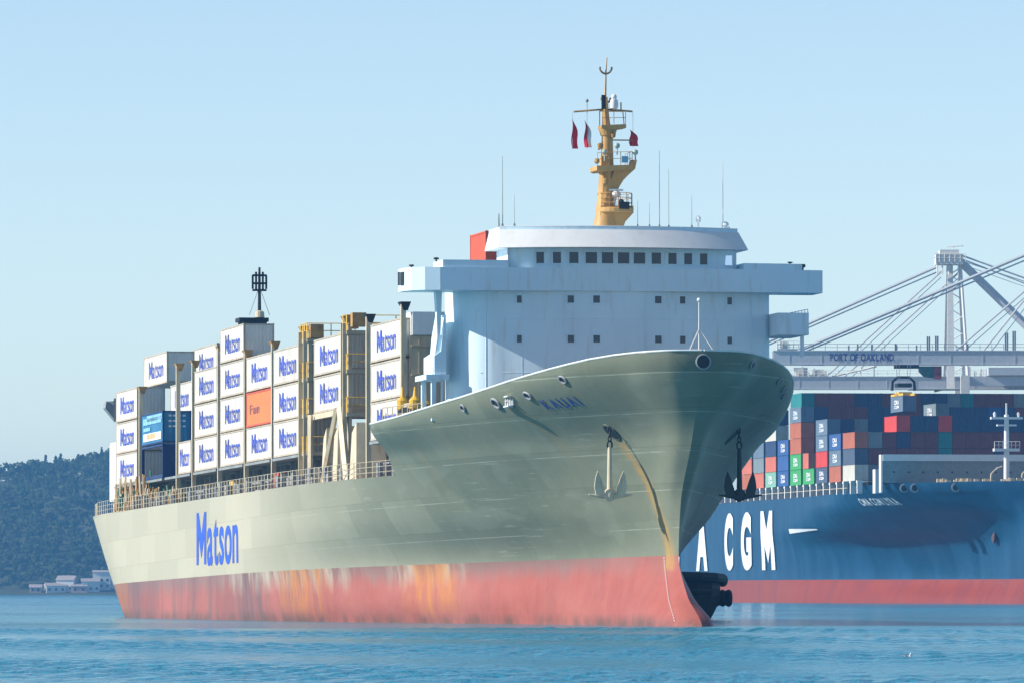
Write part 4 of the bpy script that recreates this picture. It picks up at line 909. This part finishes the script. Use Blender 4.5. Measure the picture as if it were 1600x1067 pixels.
# far crane
t, X, Zc = crane(1580, 7.594, 'farther quay crane with tall white apex mast and lower boom', 1, 0)
girder('boom', X(1226), 150, Zc(608), Zc(588), -1.4, -.6, CR, t); girder('boom', X(1226), 150, Zc(608), Zc(588), 3.6, 4.4, CR, t)
g = MB(); railing(g, [(X(1232),-1.3,Zc(588)),(148,-1.3,Zc(588))], 1.2, 2, .06, 2)
for px in range(1236, 1600, 9):
    if 1238 < px < 1292 or px > 1510: g.box(X(px)-.2,X(px)+.2,-1,1,Zc(588),Zc(588)+random.uniform(.8,2.0))
g.build('walkway_rail', CW, t)
g = MB(); g.box(X(1228),X(1292),-.5,2,Zc(587),Zc(585)); g.box(X(1240),X(1262),0,2,Zc(585),Zc(574)); g.box(X(1270),X(1288),0,2,Zc(585),Zc(577)); g.bar((X(1300),0,Zc(588)),(X(1370),0,Zc(572)),.2); g.bar((X(1345),0,Zc(588)),(X(1345),0,Zc(570)),.12); g.bar((X(1366),0,Zc(588)),(X(1366),0,Zc(570)),.12); g.build('boom_platform', CW, t)
ap = Zc(397)
g = MB()
for y in (-6, 9):
    g.add([(X(1477),y-.5,Zc(608)),(X(1489),y-.5,Zc(608)),(X(1489),y+.5,Zc(608)),(X(1477),y+.5,Zc(608)),(X(1481),1-.5+y*.15,ap),(X(1489),1-.5+y*.15,ap),(X(1489),1.5+y*.15,ap),(X(1481),1.5+y*.15,ap)],[(0,3,2,1),(4,5,6,7),(0,1,5,4),(1,2,6,5),(2,3,7,6),(3,0,4,7)])
    g.bar((X(1511),y,Zc(608)),(X(1500),1+y*.15,ap),.35,6)
for py in range(430, 590, 26): g.bar((X(1483),-1,Zc(py)),(X(1504),-1,Zc(py-13)),.12); g.bar((X(1504),-1,Zc(py-13)),(X(1483),-1,Zc(py-26)),.1)
g.build('apex_frame', CW, t)
g = MB(); g.box(X(1462),X(1504),-2.5,4,Zc(414),Zc(398)); g.box(X(1468),X(1498),-2,3,Zc(398),Zc(391)); g.bar((X(1480),0,Zc(386)),(X(1506),0,Zc(384)),.12); g.bar((X(1490),0,Zc(391)),(X(1490),0,Zc(384)),.12); railing(g, [(X(1459),-2.6,Zc(410)),(X(1508),-2.6,Zc(410))], 1.6, 1, .07, 2)
for px in (1464,1472,1482,1497): g.bar((X(px),-2,Zc(430)),(X(px),-2,Zc(398)),.15)
g.build('apex_platform', CW, t)
AP = (X(1465), 0, Zc(417))
for yo in (-1, 3.8):
    stay(t, (AP[0], yo, AP[2]), (X(1180), yo, Zc(543)), .34 if yo < 0 else .18)
    stay(t, (X(1477)+yo*.8, yo, Zc(425)), (X(1297)+yo*.8, yo, Zc(588)), .2)
stay(t, (X(1497), 0, Zc(405)), (X(1497)+38, 0, Zc(405)-37), .95); stay(t, (X(1497), 3, Zc(400)), (X(1497)+38, 3, Zc(400)-36.5), .5)
stay(t, (X(1505), 0, Zc(400)), (X(1505)+50, 0, Zc(400)-18), .2); stay(t, (X(1505), 3, Zc(404)), (X(1505)+50, 3, Zc(404)-19.5), .15)
for xa in (X(1504), X(1504)+30):
    for y in (-9, 12): MB().box(xa-.9, xa+.9, y-.8, y+.8, 4, Zc(588)).build('leg', CW, t)
    MB().box(xa-.7, xa+.7, -8.2, 11.2, 15, 16.6).build('portal_beam', CR, t)
g = MB(); g.box(X(1420),X(1500),-1.2,3.6,Zc(609),Zc(598)); g.bar((X(1460),0,Zc(611)),(X(1502),0,Zc(600)),.25); g.build('trolley_gear', M['grey'], t)
g = MB(); g.box(X(1510), 150, -9, -7, Zc(604), Zc(590)); g.box(X(1540),X(1600),-10,10,Zc(588),Zc(576)); g.build('machinery_house', CR, t)
# hoisted container under its spreader
X = lambda px: (px-800)/8.6; Zc = lambda py: (922-py)/8.6+2.3
far_box('L', 54, 66.1, 0, 0, 'slate container hanging from the crane spreader above the blue ship', True, z=34.5, v=10.9)
t = thing('spreader', 'dark crane spreader and head block on top of the hoisted slate container', 'spreader', CM @ T(-60, -(10.9-1.22), 37.4))
g = MB(); g.box(-6,6,-1.2,-.9,0,.4); g.box(-6,6,.9,1.2,0,.4); g.box(-2,2,-1.2,1.2,0,.7); g.build('frame', M['yellow'], t)
g = MB(); g.box(-1.5,1.5,-1.3,1.3,1.6,2.3); g.tube([(0,-2.1,1.0),(0,-2.0,2.6),(0,-1.1,3.4),(0,1.1,3.4),(0,2.0,2.6),(0,2.1,1.0)], .28, 6); g.build('head_block', M['dark'], t)
g = MB()
for x in (-1.2, 1.2):
    for y in (-.9, .9): g.bar((x,y,2.0),(x*1.2,y*1.2,6.6),.04)
g.build('hoist_rope', M['cable'], t)
# ------------------------------------------------------------------ tug close by the far side of the bow
TM = T(12.3, 603, 0) @ Matrix.Rotation(R(10.8)-R(90), 4, 'Z')
tug = thing('tugboat', 'black hulled tug with rubber fender, in shade behind the bow of the grey green ship', 'tug', TM)
g = MB(); st = []
for x, b, zt in ((1.2,.3,3.75),(.9,2.2,3.72),(.2,3.5,3.65),(-1.2,4.4,3.55),(-3.5,4.9,3.4),(-8,5.0,2.9),(-16,5.0,2.4),(-24,4.8,2.4),(-28,4.0,2.6),(-29,.5,2.6)):
    for k in range(9):
        z = -1+(zt+1)*k/8; bb = b*(.62+.38*min(1, (z+1)/2.6)**.7); st.append((x-(1.1 if x > 0 else 0)*(1-(z+1)/(zt+1))*1.2, bb, z))
vs = st + [(x, -y, z) for x, y, z in st]; N_ = len(st); fs = []
for i in range(9):
    for k in range(8): a, b, c, d = i*9+k, (i+1)*9+k, (i+1)*9+k+1, i*9+k+1; fs += [(a, b, c, d), (a+N_, d+N_, c+N_, b+N_)]
fs += [(k, k+1, N_+k+1, N_+k) for k in range(8)] + [(9*9+k, N_+81+k, N_+82+k, 82+k) for k in range(8)] + [(i*9+8, (i+1)*9+8, N_+(i+1)*9+8, N_+i*9+8) for i in range(9)]
g.add(vs, fs); g.build('hull', M['rubber'], tug)
g = MB(); pts = [(1.35,.3,3.4),(1.0,2.3,3.35),(.3,3.6,3.3),(-1.2,4.6,3.2),(-3.5,5.1,3.0)]; g.tube([(x, -y, z) for x, y, z in pts[::-1]]+pts, .42, 10)
g.tube([(1.0,-.3,2.3),(.7,-2.0,2.3),(0,-3.3,2.25)], .3, 8); g.tube([(1.0,.3,2.3),(.7,2.0,2.3),(0,3.3,2.25)], .3, 8); g.build('bow_fender', M['rubber'], tug)
for k in range(4):
    for s_ in (1, -1):
        g = MB(); g.lathe([(.25,-.2),(.6,-.2),(.7,0),(.6,.2),(.25,.2)], (-1.6-2.2*k, s_*5.15, 1.7), 14, 'y'); g.build('tyre_fender', M['rubber'], tug)
MB().prism([(-16,-2.4),(-16,2.4),(-8.5,2.4),(-7.6,1.2),(-7.6,-1.2),(-8.5,-2.4)], 2.3, 5.2).build('deckhouse', M['white'], tug)
MB().prism([(-13,-1.8),(-13,1.8),(-9.2,1.8),(-8.6,.8),(-8.6,-.8),(-9.2,-1.8)], 5.2, 7.6).build('wheelhouse', M['white'], tug)
# ------------------------------------------------------------------ gull on the water
t = thing('gull', 'small white gull resting on the blue water at lower right', 'gull', T(13.2, 257, 0.0))
g = MB(); g.lathe([(.005,-.15),(.045,-.1),(.065,0),(.05,.1),(.02,.17)], (0,0,.06), 12, 'x'); g.tube([(.09,0,.08),(.12,0,.15),(.13,0,.17)], [.03,.026,.03], 8); g.ball((.135,0,.18), .035, 10); g.build('body', M['flag_w'], t, True)
g = MB(); g.lathe([(.012,0),(.002,.05)], (.165,0,.178), 8, 'x'); g.build('beak', M['yellow'], t)
for s_ in (1, -1):
    g = MB(); g.add([(.05,s_*.06,.1),(-.08,s_*.07,.11),(-.2,s_*.03,.13),(-.06,s_*.05,.15),(.05,s_*.06,.112),(-.08,s_*.08,.122),(-.2,s_*.035,.14),(-.06,s_*.06,.16)], [(0,1,2,3),(7,6,5,4),(0,4,5,1),(1,5,6,2),(2,6,7,3),(3,7,4,0)]); g.build('wing', M['grey'], t)
# ------------------------------------------------------------------ island: terrain, woods, houses
def nz2(x, y, s, seed=0):
    return (math.sin(x*s+seed*1.7)*math.cos(y*s*1.3+seed)+.5*math.sin(x*s*2.3+y*s*1.9+seed*2)+.25*math.sin(x*s*5.1-y*s*4.3+seed))/1.75
IY = 3900
def hill(x, y):
    d = max(0, (y-IY))/330; d = min(d, 1); k = d*d*(3-2*d)
    fall = 1/(1+math.exp((x+95)/28)); fall2 = .55+.45/(1+math.exp(-(x+330)/40))
    top = 54 + 5*math.sin((x+235)/26) + 3*nz2(x, y, .05)
    g_ = 4*nz2(x, y, .035, 3)*min(1, d*4)
    return 1.2*min(1, max(0, (y-IY+14)/14)) + k*top*fall*fall2 + g_*fall*k**.4 + (14*min(1, d*5))*fall - (1.5 if y < IY-12 else 0)
g = MB(); xs = np.arange(-640, 60, 9); ys = list(np.arange(IY-24, IY+420, 9)); 
vs = [(x, y, hill(x, y)) for y in ys for x in xs]; n = len(xs)
g.add(vs, [(i*n+j, i*n+j+1, (i+1)*n+j+1, (i+1)*n+j) for i in range(len(ys)-1) for j in range(n-1)])
o = g.build('island_terrain', mat('island_ground', (.06,.075,.035), .9, .3, .05), None, True); o['kind'] = 'structure'
LEAF = [mat('leaf_dark', (.09,.13,.055), .8, .2, .3), mat('leaf_mid', (.11,.145,.065), .8, .2, .3), mat('leaf_olive', (.13,.15,.07), .8, .2, .3)]
for lm in LEAF:      # leaves let light through
    N, L = nodes(lm); p = N['Principled BSDF']; tr = N.new('ShaderNodeBsdfTranslucent'); mx_ = N.new('ShaderNodeMixShader'); mx_.inputs[0].default_value = .45
    src_ = p.inputs['Base Color'].links[0].from_socket; L.new(src_, tr.inputs[0]); L.new(p.outputs[0], mx_.inputs[1]); L.new(tr.outputs[0], mx_.inputs[2]); L.new(mx_.outputs[0], N['Material Output'].inputs['Surface'])
    p.inputs['Specular IOR Level'].default_value = .1
BARK = mat('bark', (.10,.075,.05), .9, .3)
def crown_pts(kind, n, H, W):
    out = []
    if kind == 'conifer':
        for _ in range(n):
            h = random.random()**.8; r = W*(1-h)*(.35+.65*random.random())*(.8+.2*math.sin(h*38)); a = random.uniform(0, 6.283); out.append((r*math.cos(a), r*math.sin(a), H*(.18+.82*h)))
    else:
        lobes = [(random.uniform(-.5,.5)*W, random.uniform(-.5,.5)*W, H*random.uniform(.5,.85), W*random.uniform(.4,.65)) for _ in range(6)]
        for _ in range(n):
            cx, cy, cz, r = random.choice(lobes); d = Vector((random.gauss(0,1), random.gauss(0,1), random.gauss(0,.8))).normalized()*r*random.uniform(.65, 1.05); out.append((cx+d.x, cy+d.y, max(cz+d.z*.8, H*.2)))
    return out
def leaf_quads(pts, size, base):
    P = np.array(pts); n = len(P); a = rng.normal(size=(n,3)); a /= np.linalg.norm(a, axis=1)[:,None]; b = np.cross(a, rng.normal(size=(n,3))); b /= np.linalg.norm(b, axis=1)[:,None]
    s = size*rng.uniform(.6, 1.3, (n,1)); a *= s; b *= s*.8
    V = np.stack([P-a, P-b, P+a*.9, P+b], 1).reshape(-1,3)+np.array(base); return V
def np_mesh(name, V, mats, midx):
    n = len(V)//4; me = bpy.data.meshes.new(name); me.vertices.add(len(V)); me.vertices.foreach_set('co', V.astype(np.float32).ravel())
    me.loops.add(n*4); me.loops.foreach_set('vertex_index', np.arange(n*4, dtype=np.int32)); me.polygons.add(n); me.polygons.foreach_set('loop_start', np.arange(0, n*4, 4, dtype=np.int32))
    for m_ in mats: me.materials.append(m_)
    me.polygons.foreach_set('material_index', midx.astype(np.int32)); me.update(); me.validate(); return me
random.seed(21); Vs = []; mi = []
for yy in np.arange(IY+8, IY+400, 8.6):
    for xx in np.arange(-420, -40, 8.4):
        x = xx+random.uniform(-4,4); y = yy+random.uniform(-4,4); z = hill(x, y)
        if z < 3 or random.random() < .05 or (yy > IY+345 and random.random() < .6): continue
        if y > IY+300 and z < 40 and x > -300: pass
        H = random.uniform(6, 12); W_ = random.uniform(3, 5.2); kind = 'conifer' if random.random() < .25 else 'broad'
        n_ = 80; Vs.append(leaf_quads(crown_pts(kind, n_, H, W_), 1.0, (x, y, z))); mi.append(np.full(n_, random.choice((0,0,1,1,2))))
o = link('woodland', np_mesh('woodland', np.concatenate(Vs), LEAF, np.concatenate(mi))); tag(o, 'hazy dark green woodland covering the island hillside', 'woodland', None, 'stuff')
# trees standing out on the skyline
sky_t = [(-255,'broad',9,5,'round crowned tree standing on the skyline at the far left'),(-247,'broad',8,5.5,'wide tree on the skyline right of the leftmost round one'),(-239,'conifer',11,3.6,'pointed conifer in the dip of the skyline'),
 (-231,'broad',12,6,'bushy tree on the skyline left of the twin conifers'),(-226,'conifer',15,4,'left one of the two tall pointed conifers on the hilltop'),(-220.5,'conifer',14.5,4,'right one of the two tall pointed conifers on the hilltop'),(-263,'broad',7,4.5,'low tree on the skyline at the picture edge'),(-214,'broad',10,6,'broad tree on the hilltop close to the ship stern')]
for x, kind, H, W_, lab in sky_t:
    y = IY+330; z = hill(x, y)
    t = thing('conifer_tree' if kind == 'conifer' else 'broadleaf_tree', lab, 'tree', T(x, y, z), 'trees on the island skyline')
    g = MB(); g.tube([(0,0,-.5),(.1,0,H*.4),(0,.1,H*.85)], .35, 6, .08)
    for k in range(5): a = k*1.3; g.bar((0,0,H*(.35+.1*k)), (1.8*math.cos(a),1.8*math.sin(a),H*(.45+.1*k)), .1)
    g.build('trunk', BARK, t)
    n_ = 420; V = leaf_quads(crown_pts(kind, n_, H, W_), .6, (0,0,0)); link('crown', np_mesh('crown', V, LEAF, rng.integers(0, 3, n_)), t)
HW = mat('house_wall_white', (.72,.70,.66), .7, .1); HR = mat('house_roof', (.42,.36,.33), .8, .2); HP = mat('house_wall_pink', (.55,.40,.34), .7, .1)
def house_at(x, y, w_, d_, h, label, wall=None, rise=1.6, dz=0, ang=0):
    z = max(hill(x, y), hill(x, y-4))+dz-.3
    t = thing('house', label, 'house', T(x, y, z) @ Matrix.Rotation(ang, 4, 'Z'), 'houses on the island')
    MB().box(-w_/2,w_/2,-d_/2,d_/2,-3,h).build('wall', wall or HW, t)
    g = MB(); g.prism([(-d_/2-.5,h),(d_/2+.5,h),(0,h+rise)], -w_/2-.4, w_/2+.4, 'x'); g.build('roof', HR, t)
    nw = max(2, int(w_/3))
    for r_ in range(max(1, int(h//3))):
        for i in range(nw):
            xx = -w_/2+w_*(i+.5)/nw; g = MB(); g.box(xx-.6,xx+.6,-d_/2-.06,-d_/2+.05,.9+3*r_,2.2+3*r_); g.build('window', M['glass'], t)
S3 = 12000/3900
hx = lambda px: (px-800)/S3
house_at(hx(86), IY+2, 10, 8, 3.4, 'low white house by the shore, leftmost of the waterside group', ang=.2)
house_at(hx(104), IY+5, 9, 8, 5.6, 'white gabled two storey house second from left on the shore', rise=2.4, ang=-.2)
house_at(hx(124), IY+2, 8, 7, 3.2, 'small low house between the gabled house and the stepped houses', HP)
house_at(hx(141), IY+4, 9, 8, 5.2, 'white flat fronted house left of the tallest shore house', ang=.1)
house_at(hx(158), IY+10, 9, 9, 8.6, 'tallest white house on the shore near the ship stern', rise=1.0)
house_at(hx(176), IY+12, 8, 8, 6.5, 'white house half hidden by the ship stern')
house_at(hx(56), IY+1, 6, 5, 2.8, 'little brownish shed at the left end of the shore houses', HP)
# ------------------------------------------------------------------ water
wm = bpy.data.materials.new('water'); wm.use_nodes = True; N, L = nodes(wm); p = N['Principled BSDF']
p.inputs['Base Color'].default_value = (.016,.25,.37,1); p.inputs['Roughness'].default_value = .16; p.inputs['IOR'].default_value = 1.33
tc = N.new('ShaderNodeNewGeometry')
def wn(sc, s, det, dist=0):
    mp = N.new('ShaderNodeMapping'); mp.inputs['Scale'].default_value = sc; L.new(tc.outputs['Position'], mp.inputs[0])
    n = N.new('ShaderNodeTexNoise'); n.inputs['Scale'].default_value = s; n.inputs['Detail'].default_value = det; n.inputs['Roughness'].default_value = .6; n.inputs['Distortion'].default_value = dist
    L.new(mp.outputs[0], n.inputs[0]); return n.outputs[0]
def bump(src, dist, prev=None, st=1):
    b = N.new('ShaderNodeBump'); b.inputs['Distance'].default_value = dist; b.inputs['Strength'].default_value = st; L.new(src, b.inputs['Height'])
    if prev: L.new(prev, b.inputs['Normal'])
    return b.outputs[0]
b1 = bump(wn((1,.5,1), .55, 3, .3), .24); b2 = bump(wn((1,.7,1), 3.4, 6), .27, b1); L.new(b2, p.inputs['Normal'])
# wind-ruffled and calmer patches change the roughness, not the colour
r = N.new('ShaderNodeMapRange'); L.new(wn((.012,.006,1), 1, 3), r.inputs[0]); r.inputs[1].default_value = .35; r.inputs[2].default_value = .65; r.inputs[3].default_value = .04; r.inputs[4].default_value = .18; L.new(r.outputs[0], p.inputs['Roughness'])
# wave surface: real low ripples in the near water, flat beyond
def wave(x, y): return .05*(np.sin(1.9*x+.5*y)+np.sin(.8*x-2.3*y+1)+.6*np.sin(3.7*x+2.1*y+2)+.5*np.sin(-2.9*x+3.6*y))*(.6+.4*np.sin(.13*x+.07*y))
g = MB(); xs = np.linspace(-60, 70, 300); ys = np.concatenate([np.arange(120, 470, .55)]); XX, YY = np.meshgrid(xs, ys); fade = np.clip(np.minimum.reduce([(XX+60)/8, (70-XX)/8, (YY-120)/8, (470-YY)/8]), 0, 1)
ZZ = wave(XX, YY)*fade; n, m = XX.shape[1], XX.shape[0]; me = bpy.data.meshes.new('water')
co = np.stack([XX, YY, ZZ], -1).reshape(-1,3); idx = np.arange(n*m).reshape(m, n); q = np.stack([idx[:-1,:-1], idx[:-1,1:], idx[1:,1:], idx[1:,:-1]], -1).reshape(-1,4)
outer = np.array([(-5000,-200,0),(5000,-200,0),(5000,6000,0),(-5000,6000,0),(-60,120,0),(70,120,0),(70,470,0),(-60,470,0)], float); k = len(co)
co = np.concatenate([co, outer]); q = np.concatenate([q, np.array([[k,k+1,k+5,k+4],[k+1,k+2,k+6,k+5],[k+2,k+3,k+7,k+6],[k+3,k,k+4,k+7]])])
me.vertices.add(len(co)); me.vertices.foreach_set('co', co.astype(np.float32).ravel()); me.loops.add(len(q)*4); me.loops.foreach_set('vertex_index', q.astype(np.int32).ravel())
me.polygons.add(len(q)); me.polygons.foreach_set('loop_start', np.arange(0, len(q)*4, 4, dtype=np.int32)); me.polygons.foreach_set('use_smooth', np.ones(len(q), bool)); me.materials.append(wm); me.update(); me.validate()
o = link('water', me); o['kind'] = 'structure'
# ------------------------------------------------------------------ haze over the bay
hm = bpy.data.materials.new('haze'); hm.use_nodes = True; N, L = nodes(hm); N.remove(N['Principled BSDF'])
pv = N.new('ShaderNodeVolumePrincipled'); pv.inputs['Color'].default_value = (.17,.52,1,1); pv.inputs['Density'].default_value = .00012; pv.inputs['Anisotropy'].default_value = .2
L.new(pv.outputs[0], N['Material Output'].inputs['Volume'])
g = MB(); g.box(-5100, 5100, -300, 6100, -6, 95); o = g.build('haze', hm); tag(o, 'thin pale blue haze over the bay', 'haze', None, 'stuff')
